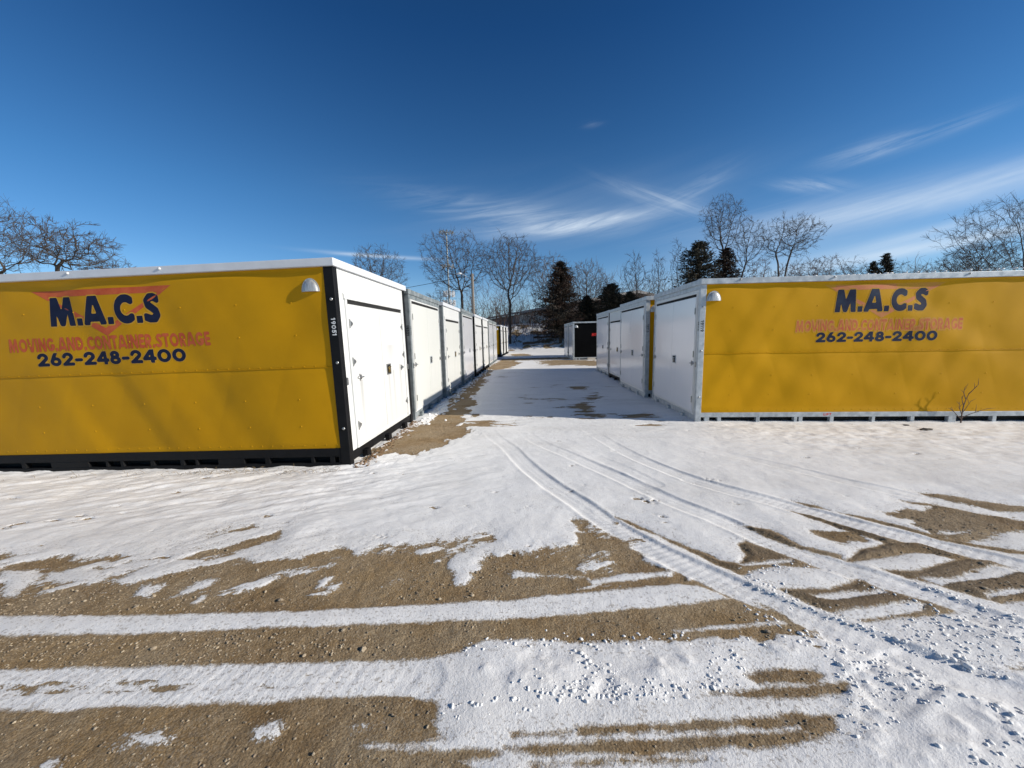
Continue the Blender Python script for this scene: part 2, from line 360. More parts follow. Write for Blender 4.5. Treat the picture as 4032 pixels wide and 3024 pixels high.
S1 = [(-260,1336),(0,1332),(300,1330),(650,1322),(1106,1296),(1306,1276),(1456,1263),(1501,1265),(1546,1280),(1571,1293),(1506,1305),(1306,1323),(1106,1338),(750,1352),(300,1370),(0,1375),(-260,1378)]
paint(V2(S1), 1, amp=.010, freq=14, seed=7)
# flecks of mud printed through the broad pressed stripe
w = window(V2([(-260,1455),(1000,1430),(1000,1530),(-260,1530)]), 0); X = GX[w]; Y = GY[w]; sd_ = poly_sdf(V2([(-260,1470),(0,1465),(700,1448),(930,1438),(900,1490),(350,1508),(0,1515),(-260,1520)]), X, Y)
fl = fbm((X+Y*.6)*9, Y*26, 4, 77, .6)+.5*fbm(X*1.6, Y*4, 2, 78)
F[w] = np.where(sd_ > .025, np.minimum(F[w], (.42-fl)*.09), F[w])
# bare strip at the bottom left and its snow
low = [(-260,1538)]+z5([(0,1145),(250,1150),(700,1125),(1100,1120),(1400,1095),(1700,1090),(1780,1095),(1880,1130),(1890,1180),(1860,1200),(1890,1250),(1930,1275),(1560,1300),(1540,1315),(1800,1318),(2150,1325),(2160,1345),(1980,1375),(2060,1420),(2100,1500),(0,1500)])+[(-260,1720)]
paint(V2(low), 0, amp=.02, freq=12, seed=8, stretch=(.4, 1.6))
for q in ([(470,1300),(540,1262),(690,1240),(750,1270),(700,1300),(500,1302)], [(1070,1290),(1100,1240),(1200,1213),(1205,1240),(1180,1280)], [(160,1398),(220,1366),(270,1398)], [(1500,1216),(1650,1208),(1640,1218),(1520,1226)]):
    paint(V2(z5(q)), 1, amp=.03, freq=14, seed=9, stretch=(.5, 1.8))
def dirt6(q, amp=.012, seed=10, ridge=.022, stretch=(.6, 1.2), freq=14): paint(V2(z6(q)), 0, amp=amp, freq=freq, seed=seed, ridge=ridge, stretch=stretch)
def snow6(q, amp=.012, seed=11, freq=14): paint(V2(z6(q)), 1, amp=amp, freq=freq, seed=seed, stretch=(.6, 1.2))
dirt6([(1005,1220),(1100,1200),(1300,1193),(1342,1215),(1320,1250),(1060,1257),(1040,1240)], amp=.02, seed=12, ridge=.012)
dirt6([(860,1300),(950,1298),(1200,1268),(1445,1253),(1430,1287),(1300,1316),(960,1312)], amp=.02, seed=13, ridge=.012)
dirt6([(280,1445),(600,1428),(900,1418),(1330,1385),(1405,1393),(1395,1460),(1310,1492),(1250,1460),(1240,1436),(830,1452),(290,1477)], amp=.02, seed=14, ridge=.014)
dirt6([(-40,1530),(300,1515),(600,1500),(1000,1475),(1250,1460),(1310,1490),(1180,1508),(1170,1530),(800,1542),(600,1566),(0,1556)], amp=.016, seed=15, ridge=.014)
dirt6([(0,1474),(120,1466),(260,1455),(260,1465),(0,1484)], amp=.012, seed=16, ridge=.01)
dirt6([(70,1597),(500,1584),(800,1575),(850,1575),(830,1592),(80,1614)], amp=.014, seed=17, ridge=.012)
# mud between the curving wheel tracks on the right
dirt6([(440,532),(530,580),(620,612),(760,680),(870,738),(980,785),(1000,792),(1060,762),(1170,750),(1330,757),(1200,708),(1130,680),(1010,640),(975,650),(1005,700),(980,737),(900,722),(840,692),(740,657),(620,606),(500,550)], seed=20)
snow6([(980,742),(1100,728),(1210,724),(1222,735),(1100,745),(1000,752)])
dirt6([(1140,845),(1370,850),(1500,803),(1600,845),(1780,893),(1935,946),(1700,967),(1530,988),(1400,952),(1280,912)], seed=21)
snow6([(1290,876),(1450,860),(1590,856),(1642,868),(1500,886),(1390,899),(1320,892)]); snow6([(1400,946),(1500,931),(1700,905),(1785,913),(1772,945),(1650,962),(1560,978),(1450,975)])
dirt6([(1000,572),(1120,590),(1180,620),(1250,660),(1420,700),(1445,727),(1300,690),(1180,652),(1080,612)], seed=22)
dirt6([(1278,590),(1380,600),(1480,602),(1530,640),(1440,652),(1330,622)], amp=.05, seed=23, ridge=0)
dirt6([(1440,727),(1500,680),(1640,643),(1740,643),(1900,690),(2010,716),(1900,718),(1820,697),(1740,690),(1600,712),(1460,732)], seed=24)
dirt6([(1190,504),(1300,528),(1420,566),(1560,606),(1700,645),(1640,660),(1560,630),(1430,590),(1300,545)], amp=.02, seed=25)
dirt6([(1600,765),(1750,768),(1950,712),(2060,720),(2212,772),(2500,860),(2500,960),(2212,900),(2120,912),(2000,882),(1820,825),(1700,800)], seed=26)
snow6([(1770,802),(1900,802),(2090,745),(2170,748),(2195,775),(2100,802),(1850,834)]); snow6([(2040,867),(2160,848),(2250,860),(2130,884),(2050,892)])
dirt6([(1770,434),(1900,443),(2000,462),(2212,488),(2500,525),(2500,548),(2212,515),(2100,505),(1900,470)], amp=.06, freq=6, seed=27, ridge=.01)
dirt6([(1608,512),(1700,500),(1780,512),(1810,490),(1690,468),(1850,483),(2000,515),(2212,546),(2500,590),(2500,680),(2212,590),(2100,602),(1980,647),(1840,632),(1780,588),(1730,575),(1730,552),(1640,532)], amp=.07, freq=6, seed=28, ridge=.012)
dirt6([(1405,514),(1540,540),(1700,578),(1850,622),(1980,650),(2150,676),(2212,682),(2500,730),(2500,745),(2212,695),(2150,690),(1980,662),(1850,636),(1700,592),(1540,552)], amp=.012, seed=29)
dirt6([(1205,464),(1320,488),(1375,508),(1290,494)], amp=.012, seed=30)
snow6([(1840,600),(2000,598),(1940,614),(1850,612)], amp=.03)
dirt6([(2140,1192),(2230,1190),(2400,1200),(2230,1206)], amp=.02, seed=31, ridge=.01)
# foot of the left row: the wind has kept a strip clear
strip = [(772,1003),(800,985),(830,966),(845,972),(828,977),(850,952),(880,935),(925,918),(945,900),(952,884),(975,862),(1005,832),(1035,806),(1058,790),(1085,776),(1125,783),(1100,796),(1062,800),(1045,826),(1025,860),(1015,888),(1005,912),(1000,932),(960,955),(900,977),(850,981),(800,992)]
paint(V2(strip), 0, amp=.42, freq=3.0, seed=33, stretch=(1.4, .8))
for q, a in (([(1164,779),(1220,777),(1288,779),(1330,786),(1288,791),(1238,789),(1188,791),(1169,786)], .5), ([(1095,765),(1130,764),(1150,768),(1110,770)], .4),
             ([(1243,870),(1262,866),(1275,880),(1280,895),(1302,899),(1260,903),(1250,885)], .22), ([(1370,910),(1425,911),(1418,922),(1385,918)], .2), ([(1340,897),(1395,893),(1400,903),(1350,905)], .25),
             ([(1080,776),(1300,770),(1310,774),(1100,780)], .5), ([(1120,905),(1010,910),(1030,920),(1100,916)], .25), ([(1232,835),(1262,834),(1262,842),(1236,843)], .2), ([(1265,858),(1290,850),(1296,857),(1275,862)], .2)):
    paint(V2(q), 0, amp=a*2.2, freq=3.2, seed=35, stretch=(.6, 3.0))
F0 = F.copy()
# grit showing in streaks through the lane's thin cover
w = window([(-1.7, 5.8), (2.9, 5.8), (2.9, 30), (-1.7, 30)], 0); X = GX[w]; Y = GY[w]
fl = fbm(X*1.3+.2*Y, Y*3.4, 5, 101, .62)+.45*fbm(X*.5, Y*.5, 2, 103)+.12*np.exp(-((X-1.1)/.9)**2)*np.clip((14-Y)/4, 0, 1)
F[w] = np.minimum(F[w], (.66-fl)*.22)
# wind-thinned spots everywhere (thin snow)
thin = fbm(GX*.9, GY*2.2, 5, 41, .55)
THN = np.clip(.5-thin*.9, 0, 1)
belt = np.exp(-((GY-(p_top+.25))/.55)**2)*np.clip((2.2-GX)/1.5, 0, 1)
F = np.where((F > 0) & (GY < 37), np.minimum(F, (.62-fbm(GX*3.5, GY*8, 5, 107, .7)-.16*belt)*.5), F)*1.0
# heights
BASE = base(GX, GY)
snow = 1/(1+np.exp(-F/.012))
Hs = 0.004+0.012*np.clip(F0/.25, 0, 1)
H = snow*Hs + (1-snow)*RID
near = np.clip((14-GY)/8, 0, 1)
# gravel roughness + snow undulation + wind ripples under the left container
grav = fbm(GX*34, GY*34, 2, 51, .7)*.0048+fbm(GX*9, GY*9, 3, 52)*.005
H += (1-snow)*grav*near
cr, sr = math.cos(.38), math.sin(.38)
rip = fbm((GX*cr+GY*sr)*2.6, (-GX*sr+GY*cr)*11, 4, 55, .55)
ripw = np.clip((GY-2.6)/1.0, 0, 1)*np.clip((5.6-GY)/.8, 0, 1)*np.clip((-GX-.1)/2.0, 0, 1)
H += snow*(fbm(GX*1.3, GY*1.3, 3, 57)*.012+fbm(GX*7, GY*7, 3, 58)*.0035+fbm(GX*24, GY*30, 2, 61)*.0012)*near
H += snow*rip*.026*ripw
H += snow*fbm(GX*4, GY*9, 4, 56, .6)*.022*np.clip((GY-4.0)/1.5, 0, 1)*np.clip((7-GY)/1, 0, 1)*np.clip((GX-2)/2, 0, 1)
# wheel tracks: pressed bands with raised shoulders and tread bars
def track(pts, wd, depth, tread=.0, fade=None):
    P = np.array(V2(pts)); w = window(P, .5); X = GX[w]; Y = GY[w]; best = np.full(X.shape, 1e9); side = np.zeros(X.shape); along = np.zeros(X.shape); acc = 0
    Q = [P[0]]
    for i in range(len(P)-1):          # smooth the polyline
        a = P[max(i-1, 0)]; b = P[i]; c = P[i+1]; d = P[min(i+2, len(P)-1)]
        for k in range(1, 5):
            t = k/4; Q.append(.5*((2*b)+(-a+c)*t+(2*a-5*b+4*c-d)*t*t+(-a+3*b-3*c+d)*t**3))
    for i in range(len(Q)-1):
        x0, y0 = Q[i]; x1, y1 = Q[i+1]; ex, ey = x1-x0, y1-y0; ln = math.hypot(ex, ey)
        t = np.clip(((X-x0)*ex+(Y-y0)*ey)/(ln*ln), 0, 1); dd = np.hypot(X-x0-ex*t, Y-y0-ey*t); m = dd < best
        best = np.where(m, dd, best); side = np.where(m, np.sign((X-x0)*ey-(Y-y0)*ex), side); along = np.where(m, acc+t*ln, along); acc += ln
    inside = 1/(1+np.exp(np.clip((best-wd)/.005, -50, 50)))
    shoulder = np.exp(-((best-wd-.02)/.022)**2)
    s = snow[w]; n = near[w]*(np.clip(along/2.6, 0, 1) if fade else 1)
    h = -depth*inside+.5*depth*shoulder*(.6+.8*vnoise(X*9, Y*9, 70))
    if tread:
        for k in (-.55, 0., .55): h = h+tread*.5*np.exp(-((side*best-k*wd)/.010)**2)*inside*-1
        h = h+tread*inside*np.clip(np.sin(along*2*math.pi/.055+side*best*34)*1.6, -1, 1)*.5*(.6+vnoise(X*2, Y*2, 71))
    H[w] += h*s*n
    H[w] += np.where(s < .5, -RID[w]*.0, 0)
def mid6(L_, R_):
    n = 14; 
    def rs(P):
        P = np.array(P, float); s = np.r_[0, np.cumsum(np.hypot(*np.diff(P, axis=0).T))]; t = np.linspace(0, s[-1], n); return np.c_[np.interp(t, s, P[:,0]), np.interp(t, s, P[:,1])]
    a, b = rs(L_), rs(R_); return z6([tuple(q) for q in (a+b)/2])
T1 = [(1052,925),(1066,945)]+z6([(-10,240),(35,290),(95,345),(180,410),(290,480),(410,560),(540,640),(700,725),(860,800),(1030,880),(1200,955),(1400,1030),(1620,1110),(1850,1200),(2212,1330),(2600,1460)])
T2 = [(1130,930)]+z6([(100,205),(300,295),(500,385),(700,475),(900,552),(1100,640),(1300,720),(1500,785),(1700,850),(1900,925),(2212,1040),(2600,1180)])
T3 = [(1262,925)]+z6([(400,205),(560,290),(760,372),(960,432),(1160,480),(1360,535),(1560,590),(1760,640),(1960,690),(2212,755),(2600,860)])
T0 = z6([(600,190),(800,235),(1000,280),(1250,340),(1450,390),(1650,430),(1850,470),(2050,505),(2212,530),(2600,590)])
T5 = z6([(200,190),(330,260),(480,330),(620,400)])
track(T1, .105, .012, .0032, True); track(T2, .10, .011, .0028, True); track(T3, .10, .011, .0028, True); track(T0, .09, .006, .0018, True); track(T5, .08, .005, .002, True)
track([(-260,1358),(0,1353),(300,1350),(700,1338),(1106,1317),(1306,1300),(1530,1284)], .06, .003, .0)
track([(-260,1492),(0,1490),(350,1486),(700,1474),(900,1470)], .12, .004, .0016)
track([(1900,1500),(2000,1440),(2212,1500)], .1, .008, .0)
# trodden, clotted snow in the right and middle foreground
CL = np.zeros(GX.shape)
for q in ([(940,1400),(1180,1385),(1500,1385),(1770,1368),(1780,1440),(1620,1470),(1560,1500),(1240,1530),(960,1500)], [(1780,1370),(1900,1400),(2300,1560),(2300,1700),(1900,1700),(1800,1560)], [(1920,1330),(2250,1320),(2250,1440),(2100,1460),(1950,1400)]):
    w = window(V2(q), .5); d = poly_sdf(V2(q), GX[w], GY[w]); CL[w] = np.maximum(CL[w], np.clip(d/.12+.3, 0, 1))
cn = fbm(GX*15, GY*17, 4, 81, .6); cb_ = np.clip(fbm(GX*2.2, GY*3.5, 3, 84)*2+.6, 0, 1)
H += snow*CL*np.clip((3.4-GX)/.8, 0.15, 1)*cb_*(np.clip(cn-.06, 0, .3)*.024)
H += snow*CL*fbm(GX*4, GY*6, 3, 83)*.007
Z = BASE+H
hillm = np.clip((GY-38)/3, 0, 1)
F = np.where(GY > 38, F+hillm*(fbm(GX*.9, GY*1.1, 5, 90, .6)*.9-.90), F)
Z += np.clip((GY-40.5)/6, 0, 1)*fbm(GX*.8, GY*.8, 4, 92, .6)*.30*np.clip((120-GY)/60, 0, 1)
nx, ny = len(gx), len(gy)
me = bpy.data.meshes.new('ground'); nv = nx*ny
me.vertices.add(nv); co = np.stack([GX, GY, Z], -1).astype(np.float32).ravel(); me.vertices.foreach_set('co', co)
ii = (np.arange(ny-1)[:, None]*nx+np.arange(nx-1)[None, :]).ravel()
quads = np.stack([ii, ii+1, ii+nx+1, ii+nx], -1).astype(np.int32); nq = len(quads)
me.loops.add(nq*4); me.polygons.add(nq); me.loops.foreach_set('vertex_index', quads.ravel())
me.polygons.foreach_set('loop_start', np.arange(0, nq*4, 4, dtype=np.int32))
try: me.polygons.foreach_set('loop_total', np.full(nq, 4, np.int32))
except Exception: pass
me.update(calc_edges=True); me.polygons.foreach_set('use_smooth', np.ones(nq, bool))
for nm, arr in (('cover', F), ('thin', THN), ('ridge', RID/.022), ('ragged', RAG)):
    a = me.attributes.new(nm, 'FLOAT', 'POINT'); a.data.foreach_set('value', arr.astype(np.float32).ravel())
ground = bpy.data.objects.new('ground', me); link(ground); tag(ground, kind='structure')
print('ground verts', nv)
def ground_mat():
    m, nt, b = newmat('snow_over_gravel'); N = nt.nodes.new; L = nt.links.new
    geo = N('ShaderNodeNewGeometry'); pos = geo.outputs['Position']
    def attr(n):
        a = N('ShaderNodeAttribute'); a.attribute_name = n; return a.outputs['Fac']
    def M(op, a, c=None, clamp=False):
        n = N('ShaderNodeMath'); n.operation = op; n.use_clamp = clamp
        for i, v in enumerate((a, c)):
            if v is None: continue
            if isinstance(v, (int, float)): n.inputs[i].default_value = v
            else: L(v, n.inputs[i])
        return n.outputs[0]
    def noise(s, det=4, ro=.6, st=(1,1,1)):
        mp = N('ShaderNodeMapping'); mp.inputs['Scale'].default_value = st; L(pos, mp.inputs[0])
        n = N('ShaderNodeTexNoise'); n.inputs['Scale'].default_value = s; n.inputs['Detail'].default_value = det; n.inputs['Roughness'].default_value = ro; L(mp.outputs[0], n.inputs['Vector']); return n.outputs[0]
    def mixc(f, a, c):
        x = N('ShaderNodeMixRGB')
        for i, v in ((0, f), (1, a), (2, c)):
            if isinstance(v, tuple): x.inputs[i].default_value = (*v, 1)
            elif isinstance(v, (int, float)): x.inputs[i].default_value = v
            else: L(v, x.inputs[i])
        return x.outputs[0]
    def rng_(v, a, c, d=0, e=1):
        n = N('ShaderNodeMapRange'); n.inputs[1].default_value = a; n.inputs[2].default_value = c; n.inputs[3].default_value = d; n.inputs[4].default_value = e; L(v, n.inputs[0]); return n.outputs[0]
    # gravel
    v1 = N('ShaderNodeTexVoronoi'); v1.inputs['Scale'].default_value = 80; v1.inputs['Randomness'].default_value = 1; L(pos, v1.inputs['Vector'])
    v2 = N('ShaderNodeTexVoronoi'); v2.inputs['Scale'].default_value = 150; L(pos, v2.inputs['Vector'])
    bw = N('ShaderNodeRGBToBW'); L(v1.outputs['Color'], bw.inputs[0]); bw2 = N('ShaderNodeRGBToBW'); L(v2.outputs['Color'], bw2.inputs[0])
    big_ = noise(1.1, 5); mid_ = noise(7, 5, .7)
    soil = mixc(rng_(mid_, .35, .65), (.190,.120,.056), (.29,.193,.095))
    soil = mixc(rng_(big_, .35, .65), soil, (.34,.230,.112))
    peb = mixc(bw.outputs[0], (.17,.12,.07), (.50,.39,.25))
    isp = M('MULTIPLY', M('GREATER_THAN', bw2.outputs[0], .52), rng_(noise(3, 3), .38, .55))
    soil = mixc(M('MULTIPLY', rng_(noise(2.2, 4), .42, .60), .65), soil, peb)
    soil = mixc(M('MULTIPLY', isp, .35), soil, (.40,.33,.24))
    crumb = noise(105, 5, .85); soil = mixc(M('MULTIPLY', rng_(crumb, .50, .36), .72), soil, (.055,.038,.024))
    soil = mixc(M('MULTIPLY', rng_(noise(70, 5, .85), .55, .66), .60), soil, (.58,.46,.30))
    soil = mixc(M('MULTIPLY', attr('ridge'), .5), soil, (.085,.062,.045))
    # snow mask
    fine = M('SUBTRACT', noise(90, 4, .7), .5); mid2 = M('SUBTRACT', noise(26, 4, .65), .5)
    cov = M('ADD', attr('cover'), M('MULTIPLY', attr('ragged'), M('ADD', M('MULTIPLY', fine, .12), M('MULTIPLY', mid2, .11))))
    mask = rng_(cov, -.006, .012)
    # grit that shows through where the cover is thin
    edge = M('SUBTRACT', 1.0, M('DIVIDE', M('MAXIMUM', cov, 0.0), .38, True))
    grit = M('GREATER_THAN', noise(60, 4, .7), M('SUBTRACT', .72, M('MULTIPLY', edge, .16)))
    thinv = M('MULTIPLY', M('MULTIPLY', grit, edge), .55)
    smo = mixc(rng_(noise(2.0, 6, .65, (1, 1.6, 1)), .35, .7), (.86,.845,.825), (.79,.775,.755))
    smo = mixc(M('MULTIPLY', rng_(noise(14, 5, .75), .45, .75), .16), smo, (.55,.51,.45))
    smo = mixc(M('MULTIPLY', rng_(attr('thin'), .60, 1.0), .22), smo, (.52,.49,.45))
    smo = mixc(thinv, smo, (.20,.15,.10))
    col = mixc(mask, soil, smo); L(col, b.inputs['Base Color'])
    L(rng_(mask, 0, 1, .92, .55), b.inputs['Roughness']); b.inputs['Specular IOR Level'].default_value = .25
    # relief finer than the mesh
    hg = M('ADD', M('MULTIPLY', M('SUBTRACT', 1.0, v1.outputs['Distance']), .0055), M('MULTIPLY', noise(130, 4, .8), .010))
    hs = M('ADD', M('MULTIPLY', noise(75, 4, .7), .0042), M('MULTIPLY', noise(240, 2, .7), .0014))
    hh = N('ShaderNodeMix'); hh.data_type = 'FLOAT'; L(mask, hh.inputs[0]); L(hg, hh.inputs[2]); L(M('ADD', hs, .010), hh.inputs[3])
    bp = N('ShaderNodeBump'); bp.inputs['Strength'].default_value = .9; bp.inputs['Distance'].default_value = 1.0; L(hh.outputs[0], bp.inputs['Height']); L(bp.outputs[0], b.inputs['Normal'])
    return m
me.materials.append(ground_mat())

def sample(x, y, A):
    j = min(max(int(np.searchsorted(gx, x)), 0), nx-1); i = min(max(int(np.searchsorted(gy, y)), 0), ny-1); return float(A[i, j])
# loose stones and snow clots, real little bodies
def lumps(name, pts, mat, seed, label, cat, sub=1, flat=.6):
    rs = np.random.RandomState(seed); bm = bmesh.new(); bmesh.ops.create_icosphere(bm, subdivisions=sub, radius=1)
    bv = np.array([v.co[:] for v in bm.verts]); bf = np.array([[v.index for v in f.verts] for f in bm.faces]); bm.free()
    VS = []; FS = []; n = 0
    for (x, y, z, r) in pts:
        d = 1+rs.uniform(-.28, .28, len(bv)); sc = np.array([rs.uniform(.7, 1.4), rs.uniform(.7, 1.2), flat*rs.uniform(.7, 1.2)])
        a = rs.uniform(0, 6.28); ro = np.array([[math.cos(a), -math.sin(a), 0], [math.sin(a), math.cos(a), 0], [0, 0, 1]])
        VS.append((bv*d[:, None]*sc)@ro.T*r+np.array([x, y, z+r*flat*.35])); FS.append(bf+n); n += len(bv)
    V = np.concatenate(VS); Fc = np.concatenate(FS)
    m = bpy.data.meshes.new(name); m.from_pydata(V.tolist(), [], Fc.tolist()); m.materials.append(mat); m.update()
    m.polygons.foreach_set('use_smooth', [name != 'loose_stones']*len(m.polygons))
    o = bpy.data.objects.new(name, m); link(o); return tag(o, label, cat, kind='stuff')
rs = np.random.RandomState(5); pts = []
for _ in range(60000):
    y = 1.0+rs.rand()**1.5*5.5; x = rs.uniform(-1.45*y-.6, 1.45*y+.6)
    if abs(x) > 7.5: continue
    f = sample(x, y, F)
    if f > -.01: continue
    g = fbm(np.array([x*1.1]), np.array([y*1.6]), 3, 95)[0]
    if rs.rand() > .12+1.4*max(g, 0): continue
    r = .0028+.0045*rs.rand()**2.5 if rs.rand() < .990 else rs.uniform(.008, .015)
    pts.append((x, y, sample(x, y, Z), r))
    if len(pts) > 15000: break
lumps('loose_stones', pts, M_['stone'], 6, 'small tan limestone chips scattered over the bare mud', 'gravel', 1)
rs = np.random.RandomState(9); pts = []
for _ in range(60000):
    y = rs.uniform(1.1, 3.6); x = rs.uniform(-1.2, 4.6)
    c = sample(x, y, CL)
    if c < .25 or rs.rand() > c*.35: continue
    g = fbm(np.array([x*3.2]), np.array([y*4.5]), 3, 97)[0]
    if g < .02: continue
    if sample(x, y, F) < .0: continue
    r = .003+.0070*rs.rand()**2.2
    if rs.rand() < .02: r = rs.uniform(.010, .014)
    pts.append((x, y, sample(x, y, Z)-.35*r, r))
    if len(pts) > 1000: break
def along(P, n, off, sd):
    P = np.array(V2(P)); out = []; s = np.r_[0, np.cumsum(np.hypot(*np.diff(P, axis=0).T))]; r_ = np.random.RandomState(sd)
    for t in r_.uniform(0, s[-1], n):
        x = np.interp(t, s, P[:,0]); y = np.interp(t, s, P[:,1]); i = min(int(np.searchsorted(s, t)), len(P)-1); i = max(i, 1)
        d = P[i]-P[i-1]; d = d/np.hypot(*d); o = off+r_.normal(0, .024)
        out.append((x+d[1]*o, y-d[0]*o, sample(x+d[1]*o, y-d[0]*o, Z)-.003, .003+.0065*r_.rand()**1.8))
    return out
pts += along(T1[11:17], 170, .125, 1)+along(T1[11:17], 170, -.13, 2)+along(T2[9:12], 90, -.13, 3)+along(T2[8:12], 50, .12, 4)
pts += along([(1000,1400),(1180,1387),(1480,1381),(1500,1380)], 130, 0, 5)+along([(950,1540),(1100,1520),(1300,1500),(1560,1480)], 150, 0, 6)+along([(1600,1238),(1750,1225),(1800,1235)], 60, .0, 7)+along([(1606,1242),(1640,1262),(1700,1278)], 60, 0, 8)
lumps('snow_clots', pts, M_['snowbit'], 8, 'small clots of kicked-up snow lying beside the wheel tracks', 'snow clots', 2, .75)

# ------------------------------------------------------------------ lettering: strokes -> distance field -> flat mesh
def arc(cx, cy, rx, ry, a0, a1, n=14):
    return [(cx+rx*math.cos(R(a0+(a1-a0)*i/n)), cy+ry*math.sin(R(a0+(a1-a0)*i/n))) for i in range(n+1)]
GL = {
 'M': (1.12, [[(.11,-.2),(.24,1.06),(.55,.12),(.88,1.06),(1.01,-.2)]]),
 'A': (.98, [[(.03,-.2),(.46,1.08),(.52,1.08),(.95,-.2)], [(.22,.25),(.76,.25)]]),
 'C': (.82, [arc(.5,.5,.37,.37,52,308)]),
 'S': (.68, [[(.60,.80),(.46,.87),(.30,.86),(.17,.74),(.20,.60),(.36,.50),(.50,.40),(.54,.26),(.44,.14),(.28,.12),(.07,.19)]]),
 'O': (.98, [arc(.49,.5,.36,.37,0,360,24)]), 'V': (.82, [[(.0,1.2),(.38,-.02),(.44,-.02),(.82,1.2)]]),
 'I': (.28, [[(.14,-.2),(.14,1.2)]]), 'N': (.88, [[(.13,-.2),(.13,1.0),(.75,0.0),(.75,1.2)]]),
 'G': (.92, [arc(.5,.5,.37,.37,50,330)+[(.80,.42),(.56,.42)]]), 'D': (.86, [[(.13,.13),(.13,.87),(.34,.87)]+arc(.36,.5,.37,.37,80,-80)+[(.13,.13)]]),
 'T': (.70, [[(.35,-.2),(.35,.9)], [(-.1,.88),(.80,.88)]]), 'E': (.60, [[(.62,.88),(.13,.88),(.13,.12),(.62,.12)], [(.13,.5),(.52,.5)]]),
 'R': (.74, [[(.13,-.2),(.13,.87),(.40,.87)]+arc(.42,.66,.19,.21,80,-80,8)+[(.20,.45)], [(.36,.42),(.66,-.15)]]),
 'L': (.58, [[(.13,1.2),(.13,.12),(.6,.12)]]), 'F': (.58, [[(.13,-.2),(.13,.88),(.6,.88)], [(.13,.5),(.5,.5)]]),
 '.': (.30, [[(.15,.12),(.15,.06)]]), '-': (.50, [[(.10,.42),(.40,.42)]]), ' ': (.4, []), '!': (.28, [[(.14,1.2),(.14,.35)], [(.14,.1),(.14,0)]]),
 '0': (.86, [arc(.43,.5,.31,.37,0,360,22)]), '1': (.50, [[(.28,-.2),(.28,1.2)], [(.28,.95),(.08,.74)]]),
 '2': (.78, [arc(.38,.66,.25,.22,175,-30,10)+[(.12,.10)], [(.12,.12),(.72,.12)]]),
 '4': (.82, [[(.58,-.2),(.58,1.0),(.08,.32),(.80,.32)]]), '5': (.74, [[(.64,.88),(.22,.88),(.18,.52)]+arc(.36,.36,.25,.24,80,-150,10)]),
 '6': (.78, [arc(.39,.34,.26,.22,0,360,18), [(.16,.42),(.30,.75),(.50,1.1)]]), '8': (.78, [arc(.39,.70,.20,.18,0,360,16), arc(.39,.30,.26,.19,0,360,18)]),
 '9': (.78, [arc(.39,.66,.26,.22,0,360,18), [(.62,.58),(.48,.25),(.28,-.1)]]), '3': (.74, [arc(.34,.69,.23,.19,160,-80,10), arc(.34,.31,.26,.20,80,-160,10)]),
}
def text_mesh(txt, height, width=None, stroke=.13, grow=0.0, res=22, track=.075, jitter=0.0, seed=0):
    """returns 2-D verts (centred in x, baseline y=0, metres) and polygons"""
    W = sum(GL[c][0]+track for c in txt)-track; xs = width/(W*height) if width else 1.0
    V = []; Fc = []; idx = {}; x0 = 0; h = 1.0/res; rs_ = np.random.RandomState(seed)
    def vert(p):
        k = (round(p[0], 5), round(p[1], 5))
        if k not in idx: idx[k] = len(V); V.append(((p[0]-W/2)*height*xs, p[1]*height))
        return idx[k]
    for c in txt:
        w, strokes = GL[c]; m = .2; dy = rs_.uniform(-jitter, jitter)
        i0 = int(math.floor((x0-m)/h)); i1 = int(math.ceil((x0+w+m)/h)); j0 = int(-m/h)-1; j1 = int((1+m)/h)+1
        gx_ = np.arange(i0, i1+1)*h; gy_ = np.arange(j0, j1+1)*h; X, Y = np.meshgrid(gx_, gy_); d = np.full(X.shape, 9.0)
        for s in strokes:
            for (ax, ay), (bx, by) in zip(s[:-1], s[1:]):
                ex, ey = bx-ax, by-ay; t = np.clip(((X-x0-ax)*ex+(Y-ay)*ey)/(ex*ex+ey*ey+1e-9), 0, 1)
                d = np.minimum(d, np.hypot((X-x0-ax-ex*t)*1.0, Y-ay-ey*t))
        if c == '.': d = np.maximum(abs(X-x0-.15), abs(Y-.12))+stroke-.13
        d = stroke+grow-d; d = np.minimum(d, np.minimum(Y+grow, 1+grow-Y)) ; d = np.minimum(d, np.minimum(X-x0+grow+.02, x0+w+.02+grow-X))
        for j in range(d.shape[0]-1):
            row = d[j:j+2]
            cols = np.where(row.max(0) > 0)[0]
            if len(cols) == 0: continue
            for i in range(max(cols[0]-1, 0), min(cols[-1]+1, d.shape[1]-1)):
                q = [(i, j), (i+1, j), (i+1, j+1), (i, j+1)]; dv = [d[b, a] for a, b in q]
                if max(dv) <= 0: continue
                poly = []
                for k in range(4):
                    a, b = q[k], q[(k+1) % 4]; da, db = dv[k], dv[(k+1) % 4]; pa = (gx_[a[0]], gy_[a[1]]+dy); pb = (gx_[b[0]], gy_[b[1]]+dy)
                    if da > 0: poly.append(vert(pa))
                    if (da > 0) != (db > 0):
                        t = da/(da-db); poly.append(vert((pa[0]+(pb[0]-pa[0])*t, pa[1]+(pb[1]-pa[1])*t)))
                if len(set(poly)) >= 3: Fc.append(tuple(dict.fromkeys(poly)))
        x0 += w+track
    return V, Fc
